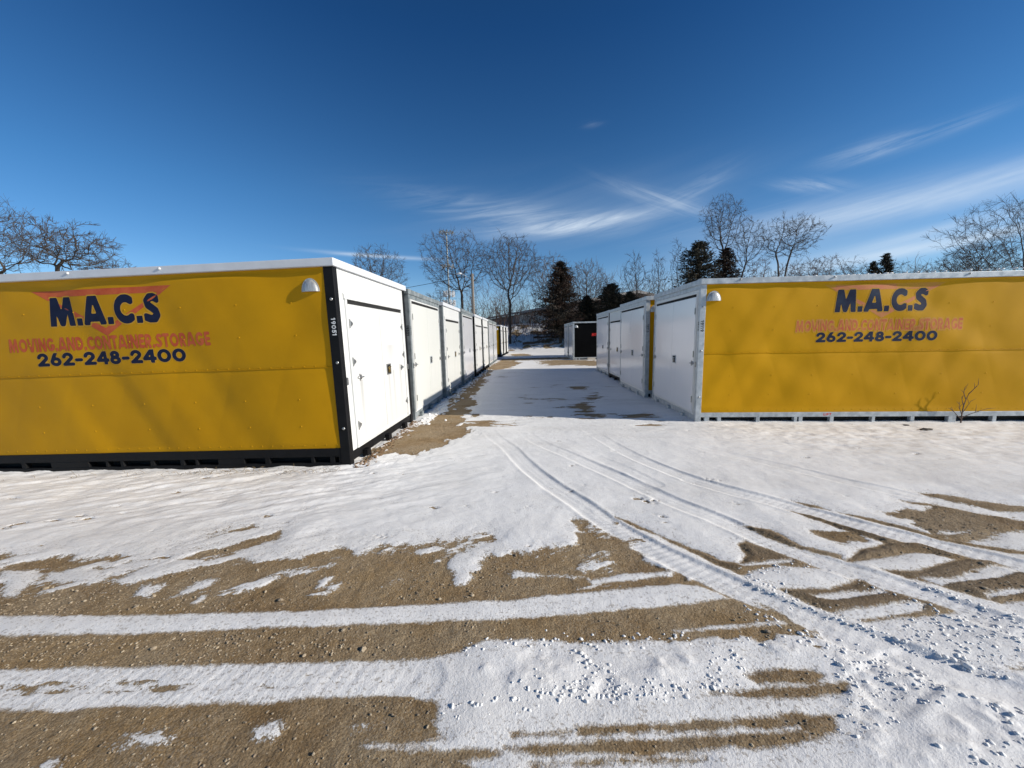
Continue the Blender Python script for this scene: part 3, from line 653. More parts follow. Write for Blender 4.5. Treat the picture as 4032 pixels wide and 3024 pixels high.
def tri_band(w, h, t, res=60):
    """hollow triangle pointing down, outer width w, height h, band t (thicker at the top); subdivided strips"""
    V = []; Fc = []
    def strip(a, b, c, d, n=res):
        k = len(V)
        for i in range(n+1):
            s = i/n; V.append((a[0]+(b[0]-a[0])*s, a[1]+(b[1]-a[1])*s)); V.append((d[0]+(c[0]-d[0])*s, d[1]+(c[1]-d[1])*s))
        for i in range(n): Fc.append((k+2*i, k+2*i+2, k+2*i+3, k+2*i+1))
    A = (-w/2, h); B = (w/2, h); C = (0, 0); k = .79
    a = (-w/2*k, h-t); b = (w/2*k, h-t); c = (0, t*1.25)
    strip(A, B, b, a); strip(B, C, c, b, 40); strip(C, A, a, c, 40)
    return V, Fc

# ------------------------------------------------------------------ storage containers
W_ = 2.44
def wr(u, z, seed, amp):
    """slack of the tarpaulin (metres outward)"""
    u = np.asarray(u, float); z = np.asarray(z, float)
    k = seed*3.7
    d1 = u*.55+z*.95+k; d2 = u*.95-z*.50+k*.7; d3 = u*.8+z*.28
    f = .50*fbm(d1*1.5, d2*.22, 2, seed+1, .4)+.55*fbm(d2*1.9+3, d1*.20, 2, seed+4, .4)+.10*fbm(d3*3.2, z*.5, 2, seed+7, .4)-.30*np.exp(-np.abs(np.mod(u+.35*(z-1.2)+.1*seed, .68)-.34)/.05)*np.exp(-((z-1.0)/.7)**2)*.12
    edge = np.clip((z-.2)/.10, 0, 1)*np.clip((2.36-z)/.04, 0, 1)
    return amp*(f*(.12+.88*edge)+.08)
def container(name, label, group, x, y, rz, style, near, L_=6.06, z=None, tilt=(0, 0), tarp='yellow', frame='black', cap='cap', door='doorA', header=True,
              logo=None, number=None, detail=True, H=2.45, slot=True, numface=None, numcol='whitepaint', lean=None):
    if z is None: z = zb(x, y)
    r = empty(name, (x, y, z), rz, tilt); tag(r, label, 'storage container', group)
    F_, K_ = M_[frame], M_[cap]; W = W_; pw = .095 if style == 'A' else .075
    zr = H-.09                       # underside of the roof trim
    # frame: four posts, front sill, rear beams
    bv = .004 if detail else 0
    for yy in ((0, pw), (W-pw, W)):
        MB().box(-pw-.02, 0, yy[0], yy[1], 0, zr).build('corner_post', F_, r, bevel=bv)
        MB().box(-L_, -L_+pw, yy[0], yy[1], 0, zr).build('corner_post', F_, r)
    sb = .17 if style == 'A' else .15
    MB().box(-.055, -.012, pw, W-pw, .05, sb).build('front_sill', F_, r, bevel=bv); MB().box(-L_+.02, -L_+.08, pw, W-pw, 0, .2).build('rear_sill', F_, r)
    if style == 'B': MB().box(-.06, -.004, pw, W-pw, zr-.075, zr-.002).build('top_rail', F_, r, bevel=bv)
    # side rails with fork pockets
    rail_h = .235 if style == 'A' else .205; beam = .13 if style == 'A' else .125
    pock = [(.0,.02),(.20,.26),(.46,.50),(1.03,1.09),(1.36,1.70),(1.97,2.0),(2.15,2.20),(2.55,2.60),(2.96,3.0),(3.17,3.19),(3.43,3.95),(4.3,4.36),(4.9,4.96),(5.3,5.36),(5.7,5.9)] if style == 'A' else \
        [(.16,.24),(.38,.44),(1.03,1.09),(1.66,1.71),(1.74,1.80),(2.25,2.31),(2.93,2.98),(3.55,3.61),(4.15,4.27),(4.84,4.9),(5.45,5.5),(5.7,5.8)]
    for sgn, y0 in ((1, .0), (-1, W)):
        sr_ = MB()
        a, b = (.004, .07) if sgn > 0 else (W-.07, W-.004)
        sr_.box(-L_+pw+.001, -pw-.021, a, b, beam, rail_h)
        if style == 'A': sr_.box(-L_+pw+.001, -pw-.021, a, b, .0, .055)
        for p, q in pock:
            p = max(p, pw+.022); q = max(q, p+.03)
            if q < L_-pw: sr_.box(-q, -p, a+.002, b-.002, .055 if style == 'A' else 0, beam)
        sr_.build('fork_rail', F_, r, bevel=.003 if detail else 0)
    MB().box(-L_+.1, -.1, .12, W-.12, .03, .20).build('underfloor_shade', M_['dark'], r)  # dark box stands in for the shade behind the fork pockets
    # roof trim and roof sheet
    rf = MB(); ov = .034 if style == 'A' else .03
    rf.box(-L_-ov, .03 if style == 'A' else .012, -ov, W+ov, zr, H)
    if style == 'B':
        for uu in (.02, W-.12): rf.box(-.14, .014, uu, uu+.10, zr-.004, H+.008)
    ro = rf.build('roof', K_, r, bevel=.006)
    # side sheets
    for side in ('lo', 'hi'):
        vis = (side == near); sg = -1 if side == 'lo' else 1; yb = .022 if side == 'lo' else W-.022
        m = MB(); step = (.02 if (vis and detail) else .25)
        us = np.arange(pw+.012, L_-pw-.01, step); us = np.r_[us, L_-pw-.012]; zs = np.r_[np.arange(rail_h-.012, zr-.001, step), zr-.001]
        seam = H*.497
        U, Zz = np.meshgrid(us, zs); sd = 3 if name_seed(label) % 2 else 5
        amp = .042 if (vis and detail) else .003
        D = wr(U, Zz, sd, amp) if vis else np.zeros(U.shape)
        lap = .004*(Zz > seam)
        if vis and detail: D = D+lap-.010*np.exp(-((Zz-seam)/.035)**2)*.35
        Yv = yb+sg*(D); Xv = -U; n = len(us)
        vv = np.stack([Xv, Yv, Zz], -1).reshape(-1, 3); fs = []
        for j in range(len(zs)-1):
            for i in range(n-1):
                q = (j*n+i, j*n+i+1, (j+1)*n+i+1, (j+1)*n+i); fs.append(q if side == 'hi' else q[::-1])
        m.v = [tuple(p) for p in vv]; m.f = fs
        def surf(u, zz):
            d = float(wr(np.array([u]), np.array([zz]), sd, amp)[0]) if vis else 0
            if vis and detail: d += (.004 if zz > seam else 0)-.0035*math.exp(-((zz-seam)/.035)**2)
            return yb+sg*d
        if vis and detail:
            rv = m
            def riv(u, zz, rr=.0080): rv.dome((-u, surf(u, zz)-sg*.001, zz), (0, sg, 0), rr, rr*.8, 8)
            for k in range(int(L_/.137)): riv(.19+k*.137, seam+.014); riv(.15+k*.137, rail_h+.045)
            for zz in (.52, .85, 1.62, 2.0):
                for k in range(int(L_/.68)): riv(.55+k*.68+.02*math.sin(k*5+zz*3), zz, .0095)
            sm = MB()          # lap of the upper sheet
            uu = np.arange(pw+.012, L_-pw-.03, .08)
            pts = [(-u, surf(u, seam+.001)+sg*.002, seam) for u in uu]
            sm.tube(pts, .0035, 4)
        tp = m.build('tarpaulin', M_[tarp], r, smooth=True)
        if vis and detail: sm.build('seam', M_[tarp], tp)
        # vent hood
        if vis:
            vu, vw, vh, vd = (.285, .095, .135, .040) if style == 'A' else (.215, .105, .145, .042)
            zv = H-.365; v = MB(); nA, nR = 16, 6
            ys = surf(vu, zv+.08)
            for a in range(nR+1):
                q = a/nR
                for b in range(nA+1):
                    th = math.pi*b/nA; rr = math.sin(q*math.pi/2)
                    dep = vd*math.cos(q*math.pi/2)**.7 if a < nR else 0
                    v.v.append((-vu+vw*rr*math.cos(th), ys+sg*(dep+.004), zv+vh*rr*math.sin(th)))
            for a in range(nR):
                for b in range(nA):
                    i = a*(nA+1)+b; v.f.append((i, i+1, i+nA+2, i+nA+1))
            v.f.append(tuple([a*(nA+1) for a in range(nR, -1, -1)]+[a*(nA+1)+nA for a in range(1, nR+1)]))
            fl = []
            for b in range(nA+1):
                th = math.pi*b/nA; k = len(v.v)
                for g_, h_ in ((1.0, .006), (1.13, .006), (1.13, -.004)):
                    v.v.append((-vu+vw*g_*math.cos(th), ys+sg*h_, zv+vh*g_*math.sin(th)))
                fl.append(k)
            for b in range(nA):
                for g_ in (0, 1): v.f.append((fl[b]+g_, fl[b+1]+g_, fl[b+1]+g_+1, fl[b]+g_+1))
            v.build('vent_hood', M_['ventmetal'], r, smooth=False)
        if vis and logo:
            sx = 1 if side == 'lo' else -1
            def decal(nm, V, Fc, uc, z0, mat, off, parent=None):
                mm = MB(); zc = np.array([z0+q[1] for q in V]); uu2 = uc-sx*np.array([q[0] for q in V])*sx*sx
                xs_ = -uc+sx*np.array([q[0] for q in V]); u_ = -xs_
                dd = wr(u_, zc, sd, amp)+(.004*(zc > seam)-.0035*np.exp(-((zc-seam)/.035)**2) if detail else 0)
                yy = yb+sg*(dd+off)
                mm.v = [(float(a), float(b), float(c)) for a, b, c in zip(xs_, yy, zc)]; mm.f = [tuple(q) for q in Fc]
                return mm.build(nm, mat, parent or tp)
            for args in logo:
                kind = args[0]
                if kind == 'tri':
                    _, uc, z0, w, h, t, mat, halo = args
                    if halo: decal('triangle_halo', *tri_band(w*1.05, h*1.055, t*1.35), uc, z0-.01, M_[halo], .0005)
                    decal('triangle', *tri_band(w, h, t), uc, z0, M_[mat], .0009)
                else:
                    _, txt, uc, z0, w, h, mat, halo, stroke, res = args
                    if halo: decal('lettering_halo', *text_mesh(txt, h, w, stroke, grow=.045 if halo != 'halo' else .12, res=max(res//2, 8)), uc, z0, M_[halo], .0013)
                    decal('lettering', *text_mesh(txt, h, w, stroke, res=res), uc, z0, M_[mat], .0018)
        if vis and detail:
            for zz in (.48, 1.28, 2.02): MB().dome((-.05, (0 if side == 'lo' else W), zz), (0, sg, 0), .019, .012, 10).build('post_bolt', M_['steel'], r, smooth=True)
            for uu in (.62 if style == 'B' else 2.05, 4.15 if style == 'B' else 4.25, 2.1 if style == 'B' else 5.9, 5.6 if style == 'B' else 3.2):
                MB().dome((-uu, -ov if side == 'lo' else W+ov, zr+.06), (0, sg, .15), .017, .018, 8).build('roof_bolt', M_['palebolt'] if style == 'A' else M_['steel'], ro, smooth=True)
        if vis and number and ('side' in (numface or 'side')):
            V, Fc = text_mesh(number, .055, None, .105, res=10, track=.10)
            mm = MB(); sx = 1 if side == 'lo' else -1
            uu = .048
            mm.v = [(-uu+sx*(q[1]-.0275), (0-.0015 if side == 'lo' else W+.0015), 1.70-q[0]) for q in V]; mm.f = [tuple(q) for q in Fc]
            mm.build('unit_number', M_[numcol], r)
    if number and ('front' in (numface or '')):
        for yc in ((W-.045, .045) if 'both' in numface else ((.045,) if near == 'lo' else (W-.04,))):
            V, Fc = text_mesh(number, .045, None, .105, res=8, track=.10)
            mm = MB(); mm.v = [(.0015, yc+(q[1]-.022), 1.70-q[0]) for q in V]; mm.f = [tuple(q) for q in Fc]; mm.build('unit_number', M_[numcol], r)
    MB().box(-L_+.03, -L_+.05, pw, W-pw, .2, zr-.1).build('rear_panel', M_['white'], r)
    # door end
    if style == 'A':
        MB().box(-.05, -.008, pw+.002, W-pw-.002, .172, zr-.002).build('front_panel', M_['white'], r)
        if header:
            st = MB(); st.box(-.006, .016, pw+.10, W-pw-.13, 2.04, 2.095); st.box(-.006, .006, pw+.10, W-pw-.13, 2.096, 2.115)
            for k in range(6): st.dome((.0165, .35+k*.34, 2.068), (1, 0, 0), .008, .004, 6)
            st.build('header_strip', M_['white'], r, bevel=.003)
        zt, zb_, ya, yb2 = 1.985, .235, .27, 2.17
        g = MB(); g.box(-.0065, -.0035, ya-.02, yb2+.02, zt+.002, 2.038); g.build('header_gap_shade', M_['dark'], r)  # dark strip painted in for the shaded slot over the doors
        rim = MB(); rim.box(-.007, .012, ya-.055, ya-.012, zb_-.04, 2.038); rim.box(-.007, .012, yb2+.012, yb2+.055, zb_-.04, 2.038); rim.box(-.007, .010, ya-.055, yb2+.055, zb_-.06, zb_-.041)
        rim.build('door_frame', M_['white'], r, bevel=.002)
    else:
        MB().box(-.05, -.010, pw+.002, W-pw-.002, .152, zr-.078).build('front_panel', M_['white'], r)
        zt, zb_, ya, yb2 = 2.20, .20, .16, 2.28
        g = MB(); g.box(-.009, -.0035, ya-.005, yb2+.005, zt+.004, zt+.048); g.build('header_gap_shade', M_['dark'], r)  # shade of the slot laid on as a dark strip
        rim = MB(); rim.box(-.009, .006, ya-.045, ya-.012, zb_-.03, zt+.075); rim.box(-.009, .006, yb2+.012, yb2+.045, zb_-.03, zt+.075); rim.box(-.009, .008, ya-.011, yb2+.011, zt+.05, zt+.075)
        rim.build('door_frame', M_['white'], r, bevel=.002)
    ym = (ya+yb2)/2
    doors = []
    for k, (a, b) in enumerate(((ya, ym-.0035), (ym+.0035, yb2))):
        d = MB().box(-.0035, .009, a, b, zb_, zt).build('door', M_[door], r, bevel=.002); doors.append(d)
        hy = ya if k == 0 else yb2; s_ = 1 if k == 0 else -1
        if detail or True:
            for zz in (zb_+.22, 1.27 if style == 'A' else 1.22, zt-.24):
                h_ = MB(); h_.box(.0095, .016, hy-.014 if k == 0 else hy-.012, hy+.012 if k == 0 else hy+.014, zz-.055, zz+.055)
                h_.tube([(.018, hy, zz-.055), (.018, hy, zz+.055)], .007, 6)
                if style == 'A':
                    h_.add([(.016, hy+s_*.013, zz-.04), (.016, hy+s_*.013, zz+.04), (.016, hy+s_*.075, zz+.010), (.016, hy+s_*.075, zz-.010),
                            (.020, hy+s_*.013, zz-.04), (.020, hy+s_*.013, zz+.04), (.020, hy+s_*.075, zz+.010), (.020, hy+s_*.075, zz-.010)],
                           [(4,5,6,7),(7,6,5,4),(0,1,5,4),(1,2,6,5),(2,3,7,6),(3,0,4,7)][0:1]+[(0,1,5,4),(1,2,6,5),(2,3,7,6),(3,0,4,7)])
                h_.build('hinge', M_['steel'], d)
            zl = 1.06; yl = hy+s_*(.17 if style == 'A' else .045); t = MB()
            t.box(.0095, .018, yl-.03, yl-.008, zl-.045, zl+.045); t.box(.0095, .018, yl+.008, yl+.03, zl-.03, zl+.03); t.tube([(.02, yl-.06*s_, zl), (.034, yl, zl), (.034, yl+.05*s_, zl)], .009, 6)
            t.dome((.012, yl-.065*s_, zl), (1, 0, 0), .018, .022, 8); t.build('latch', M_['steel'], d)
    # lock plate with painted recess shade and padlock on the door right of the seam as one faces the container
    yk = ym+.20*(1 if style == 'A' else .75)
    if near == 'hi': yk = ym+.16
    p = MB(); zk = 1.08; e = .065
    for (a, b, c, d_) in ((yk-e-.016, yk+e+.016, zk+e, zk+e+.016), (yk-e-.016, yk+e+.016, zk-e-.016, zk-e), (yk-e-.016, yk-e, zk-e, zk+e), (yk+e, yk+e+.016, zk-e, zk+e)):
        p.box(.0095, .020, a, b, c, d_)
    lp = p.build('lock_plate', M_['steel'] if style == 'A' else M_['galv'], doors[1])
    MB().box(.0092, .0118, yk-e, yk+e, zk-e, zk+e).build('lock_recess_shade', M_['dark'], doors[1])  # shade of the recess put in as a flat dark plate
    q = MB(); q.box(.014, .036, yk-.028, yk+.020, zk-.052, zk-.006); q.tube([(.025, yk-.020, zk-.008), (.025, yk-.020, zk+.025), (.025, yk-.004, zk+.038), (.025, yk+.012, zk+.025), (.025, yk+.012, zk-.008)], .0055, 6)
    q.tube([(.020, yk-.05, zk+.02), (.030, yk+.045, zk+.032)], .010, 6)
    q.build('padlock', M_['brass'] if style == 'A' else M_['steel'], doors[1])
    # keepers on the posts, castings at the sill
    for yy in (pw-.02, W-pw-.02): MB().box(.0005, .012, yy, yy+.04, 1.0, 1.09).build('keeper', M_['steel'], r)
    for yy in (.36, 1.12, 1.86): MB().box(-.01, .055 if style == 'A' else .04, yy, yy+.11, .02, .105).build('sill_bracket', F_, r, bevel=.003)
    return r
def name_seed(s): return sum(ord(c) for c in s)
M_['ventmetal'] = noise_mat('brushed_vent_metal', (.36,.36,.35), (.60,.60,.59), scale=14, rough=.42, metal=.45, stretch=(4,4,.6))
M_['palebolt'] = noise_mat('pale_bolt', (.6,.6,.6), (.7,.7,.7), scale=20, rough=.4)

LOGO_L = [('tri', 2.88, 1.705, 1.81, .56, .075, 'red', None), ('txt', 'M.A.C.S', 2.885, 1.84, 1.43, .345, 'navy', 'halo2', .138, 26),
          ('txt', 'MOVING.AND.CONTAINER.STORAGE', 2.90, 1.54, 2.62, .168, 'red', None, .112, 16), ('txt', '262-248-2400', 2.90, 1.358, 1.93, .163, 'navy', 'halo2', .122, 16)]
LOGO_R = [('tri', 2.92, 1.785, 1.80, .53, .072, 'pink', 'halo'), ('txt', 'M.A.C.S', 2.89, 1.885, 1.43, .365, 'navy_worn', 'halo2', .138, 26),
          ('txt', 'MOVING.AND.CONTAINER.STORAGE', 2.88, 1.575, 2.60, .182, 'pinktxt', 'halo', .105, 16), ('txt', '262-248-2400', 2.86, 1.395, 1.89, .165, 'navy_worn', 'halo2', .122, 16)]
M_['halo2'] = noise_mat('lettering_outline', (.52,.29,.03), (.48,.25,.03), scale=5, rough=.6, spec=.1)
GL_ = 'storage containers of the left row'; GR_ = 'storage containers of the right row'
PI = math.pi
def lc(i, label, x, y, **k):
    z = k.pop('z', None); return container('storage_container', label, GL_, x, y, k.pop('rz', 0), k.pop('style', 'A'), 'lo', z=z, **k)
def rc(label, x, y, **k):
    grp = k.pop('group', GR_)
    yaw = k.pop('rz', 0.0); ox = -W_*math.sin(yaw+PI); # origin sits at the far corner of the door end
    return container('storage_container', label, grp, x-W_*math.sin(yaw), y+W_*math.cos(yaw), PI+yaw, k.pop('style', 'B'), 'hi', z=k.pop('z', None), **k)
lc(1, 'nearest left container, golden side with navy and red lettering, black frame, white roof trim', -2.17, 4.37, rz=R(-.9), z=-.060, tilt=(0, R(-.8)), H=2.48, logo=LOGO_L, number='19051', numface='side')
lc(2, 'second container of the left row, ivory doors in a grey galvanised frame', -2.12, 6.91, style='B', frame='galv_dark', cap='galv_dark', door='doorC', detail=False, z=-.07, number='19101', numface='front side', numcol='blackpaint')
lc(3, 'third container of the left row, stained ivory doors below a white header strip', -2.07, 9.50, frame='galv_dark', door='doorC', detail=False, z=-.075)
lc(4, 'fourth container of the left row, glossy pale doors under a dark grey roof edge', -2.02, 12.05, style='B', frame='galv_dark', cap='galv_dark', door='doorD', detail=False, z=-.06)
lc(5, 'fifth container of the left row, white header above stained doors, black post', -1.98, 14.68, detail=False, z=-.08)
lc(6, 'sixth container of the left row, white roof trim and header, thin black far post', -1.95, 17.20, detail=False, z=-.08)
lc(7, 'seventh container of the left row, grey roof edge above plain pale doors', -1.92, 19.70, style='B', frame='galv_dark', cap='galv_dark', door='doorD', detail=False, z=-.06)
lc(8, 'eighth container of the left row, grey edged, just before the bare gap', -1.90, 22.22, style='B', frame='galv_dark', cap='galv_dark', door='doorD', detail=False, z=-.06)
GF = 'far containers on the left beyond the gap'
for k, (yy, xx, lb) in enumerate(((28.75, -1.90, 'far left container showing its golden side and vent hood beyond the gap'),
                                   (31.35, -1.82, 'middle one of the three far left containers, white doors and white roof trim'),
                                   (33.95, -1.72, 'farthest left container, last white doors before the wooded bank'))):
    container('storage_container', lb, GF, xx, yy, 0, 'A', 'lo', detail=False, z=-.09)
rc('nearest right container, golden side with faded lettering, galvanised frame and roof edge', 2.93, 6.55, rz=R(-1.3), z=-.125, tilt=(0, R(-.35)), H=2.48, logo=LOGO_R, number='19119', numface='side front', numcol='blackpaint', frame='galv', cap='galv', door='doorB', tarp='yellow2')
rc('second container of the right row, pale doors with a small square sticker', 2.86, 9.16, frame='galv', cap='galv', door='doorB', tarp='yellow2', detail=False, z=-.11, number='19113', numface='side', numcol='blackpaint')
rc('third container of the right row, grey header panel and black near post', 3.06, 11.66, style='A', frame='black', cap='galv', door='doorB', tarp='yellow2', detail=False, z=-.12)
rc('last container of the right row, glossy grey doors mirroring the snow', 3.09, 14.2, frame='galv', cap='galv', door='doorB', tarp='yellow2', detail=False, z=-.10)
LOGO_B = [('txt', 'MOVING.AND.CONTAINER.STORAGE', 2.62, 1.53, 2.86, .19, 'signred', None, .115, 12)]
GB = 'far containers on the right'
rc('far container with a black side carrying red lettering and a white vent hood', 3.0, 24.2, frame='galv', cap='galv', door='doorB', tarp='blacktarp', detail=False, z=-.155, logo=LOGO_B, group=GB)
rc('farthest right container, grey doors, just behind the black sided one', 2.96, 26.75, frame='galv', cap='galv', door='doorB', tarp='blacktarp', detail=False, z=-.155, group=GB)
def small(name, mb, mat, label, cat, group=None, bevel=0, parts=()):
    o = mb.build(name, mat, None, bevel=bevel); tag(o, label, cat, group); return o
# sticker on the second right container, lifting mark on the right rail
for o in list(bpy.data.objects):
    if o.get('label', '').startswith('second container of the right row'):
        MB().box(.010, .0125, 1.36-.30, 1.36-.20, 1.58, 1.72).build('sticker', M_['white'], [c for c in o.children if c.name.startswith('door') and not c.name.startswith('door_')][0])
    if o.get('label', '').startswith('nearest right container'):
        V, Fc = text_mesh('LIFT', .045, .13, .11, res=9, track=.1); mm = MB()
        mm.v = [(-2.2-q[0], W_-.0035, .145+q[1]) for q in V]; mm.f = [tuple(q) for q in Fc]
        mm.build('lift_mark', M_['signred'], [c for c in o.children if c.name.startswith('fork_rail')][-1])

# ------------------------------------------------------------------ far building, mast, lamp, wires
def oriented(name, mat, parent, p0, dx, ln, wd, z0, z1, off=0.0, along0=0.0):
    d = Vector((dx[0], dx[1], 0)).normalized(); n = Vector((-d.y, d.x, 0)); m = MB()
    a = Vector((p0[0], p0[1], 0))+d*along0-n*off; q = []
    for z in (z0, z1):
        for (s, t) in ((0, 0), (ln, 0), (ln, wd), (0, wd)): v = a+d*s+n*t; q.append((v.x, v.y, z))
    m.add(q, [(0,3,2,1),(4,5,6,7),(0,1,5,4),(1,2,6,5),(2,3,7,6),(3,0,4,7)]); return m.build(name, mat, parent)
pa = at(2150, 1215, 74.0); pb = at(1893, 1247, 116.0)
bd = empty('industrial_building', (0, 0, 0)); tag(bd, 'long low grey industrial building standing on top of the wooded bank', 'building')
dd = (pa[0]-pb[0], pa[1]-pb[1]); lnb = math.hypot(*dd)+10
eave = float(pa[2])-.2; hb = 2.3
oriented('wall', M_['dkwall'], bd, pb, dd, lnb, 26, hb, eave)
oriented('pale_wall', M_['cream'], bd, pb, dd, 20, .12, hb+.3, eave-.25, off=.10, along0=lnb-26)
d_ = Vector((dd[0], dd[1], 0)).normalized(); n_ = Vector((-d_.y, d_.x, 0)); b0 = Vector((pb[0], pb[1], 0))-d_*.8-n_*1.1; e1 = b0+d_*(lnb+1.6)
rm = MB(); m1, m2 = b0+n_*14.1, e1+n_*14.1; f1, f2 = b0+n_*28.2, e1+n_*28.2
P = [(b0, eave-.05), (e1, eave-.05), (m2, eave+2.2), (m1, eave+2.2), (f1, eave-.05), (f2, eave-.05)]
vv = [(p.x, p.y, z) for p, z in P]+[(p.x, p.y, z+.45) for p, z in P]
rm.add(vv, [(6,7,8,9),(9,8,11,10),(0,1,7,6),(4,5,11,10),(0,3,2,1),(3,4,5,2),(1,2,8,7),(2,5,11,8),(0,6,9,3),(3,9,10,4)])
rm.build('roof', M_['roofm'], bd)

tb = at(1778, 1300, 150.0); tt_ = at(1757, 912, 150.0); tx = float((tb[0]+tt_[0])/2)-.2; tz = float(tt_[2])
tw = empty('antenna_mast', (tx, 150, 3)); tag(tw, 'tall slender phone mast with antenna clusters behind the left row', 'mast')
MB().tube([(0, 0, 0), (0, 0, tz-3)], [.42, .24], 8).build('pole', M_['galv_dark'], tw)
def ring(z, r_, n, hh, nm, mat, w=.25):
    q = MB()
    for k in range(n):
        a = 2*PI*k/n+.3; cx, cy = math.cos(a)*r_, math.sin(a)*r_; q.box(cx-w/2, cx+w/2, cy-w/2, cy+w/2, z-hh/2, z+hh/2); q.tube([(0, 0, z), (cx, cy, z)], .07, 4)
    q.build(nm, mat, tw)
ring(tz-3-.3, 2.6, 12, .45, 'top_platform', M_['galv_dark'], .5); ring(tz-3-13, 2.2, 9, 1.3, 'antenna_cluster', M_['galv'], .45)
ring(tz-3-23.5, 2.0, 9, 2.2, 'antenna_cluster', M_['palebolt'], .5); ring(tz-3-27, 2.2, 9, 2.2, 'antenna_cluster', M_['palebolt'], .5); ring(tz-3-38, 1.0, 4, 1.6, 'antenna_cluster', M_['palebolt'], .5)
lb = at(1866, 1250, 40.0); lt = at(1858, 1078, 40.0); lx = float(lb[0]+lt[0])/2; lz = float(lt[2])
lm = empty('street_lamp', (lx, 40, zb(lx, 40))); tag(lm, 'street lamp on a grey wooden pole beyond the left row', 'street lamp'); g0 = zb(lx, 40)
MB().tube([(0, 0, 0), (0, 0, lz-g0)], [.19, .14], 8).build('pole', M_['pole'], lm)
MB().tube([(0, 0, lz-g0-.75), (-.35, 0, lz-g0-.45), (-.8, 0, lz-g0-.12), (-1.15, 0, lz-g0+.05)], .045, 6).build('arm', M_['galv'], lm)
q = MB(); q.tube([(-1.1, 0, lz-g0+.05), (-1.3, 0, lz-g0+.07), (-1.62, 0, lz-g0+.06)], [.05, .12, .07], 8); q.build('lamp_head', M_['palebolt'], lm, smooth=True)
def cable(name, a, b, sag, r_, label):
    pts = [tuple(Vector(a).lerp(Vector(b), i/16)-Vector((0, 0, sag*4*(i/16)*(1-i/16)))) for i in range(17)]
    o = MB().tube(pts, r_, 4).build(name, M_['black']); tag(o, label, 'cable')
cable('overhead_cable', (lx, 40, lz-.1), tuple(at(1180, 1190, 44.0)), .3, .022, 'thin black overhead cable running left from the street lamp pole')
cable('guy_wire', (lx, 40, lz-1.0), (lx+2.4, 41, zb(lx+2.4, 41)), 0, .015, 'thin guy wire slanting from the lamp pole down to the right')

# ------------------------------------------------------------------ trees
class Segs:
    def __init__(s): s.a = []; s.b = []; s.ra = []; s.rb = []
    def add(s, a, b, ra, rb): s.a.append(a); s.b.append(b); s.ra.append(ra); s.rb.append(rb)
    def mesh(s, name, mat, parent, xf, n=4):
        A = np.array(s.a); B = np.array(s.b); A = xf(A); B = xf(B); ra = np.array(s.ra)[:, None]; rb = np.array(s.rb)[:, None]
        T = B-A; T /= np.linalg.norm(T, axis=1)[:, None]+1e-9; up = np.where(abs(T[:, 2:3]) > .85, [[1., 0, 0]], [[0, 0, 1.]])
        X = np.cross(T, up); X /= np.linalg.norm(X, axis=1)[:, None]; Y = np.cross(T, X); V = []
        for C_, r_ in ((A-T*ra*.3, ra), (B, rb)):
            for k in range(n): w = 2*PI*k/n; V.append(C_+(X*math.cos(w)+Y*math.sin(w))*r_)
        V = np.stack(V, 1); m = len(A); Vf = V.reshape(-1, 3); off = np.arange(m)*2*n
        Fq = np.concatenate([np.stack([off+k, off+(k+1) % n, off+n+(k+1) % n, off+n+k], 1) for k in range(n)])
        me_ = bpy.data.meshes.new(name); me_.vertices.add(len(Vf)); me_.vertices.foreach_set('co', Vf.astype(np.float32).ravel())
        me_.loops.add(len(Fq)*4); me_.polygons.add(len(Fq)); me_.loops.foreach_set('vertex_index', Fq.astype(np.int32).ravel()); me_.polygons.foreach_set('loop_start', np.arange(0, len(Fq)*4, 4, dtype=np.int32))
        me_.update(calc_edges=True); me_.materials.append(mat); o = bpy.data.objects.new(name, me_); return link(o, parent)
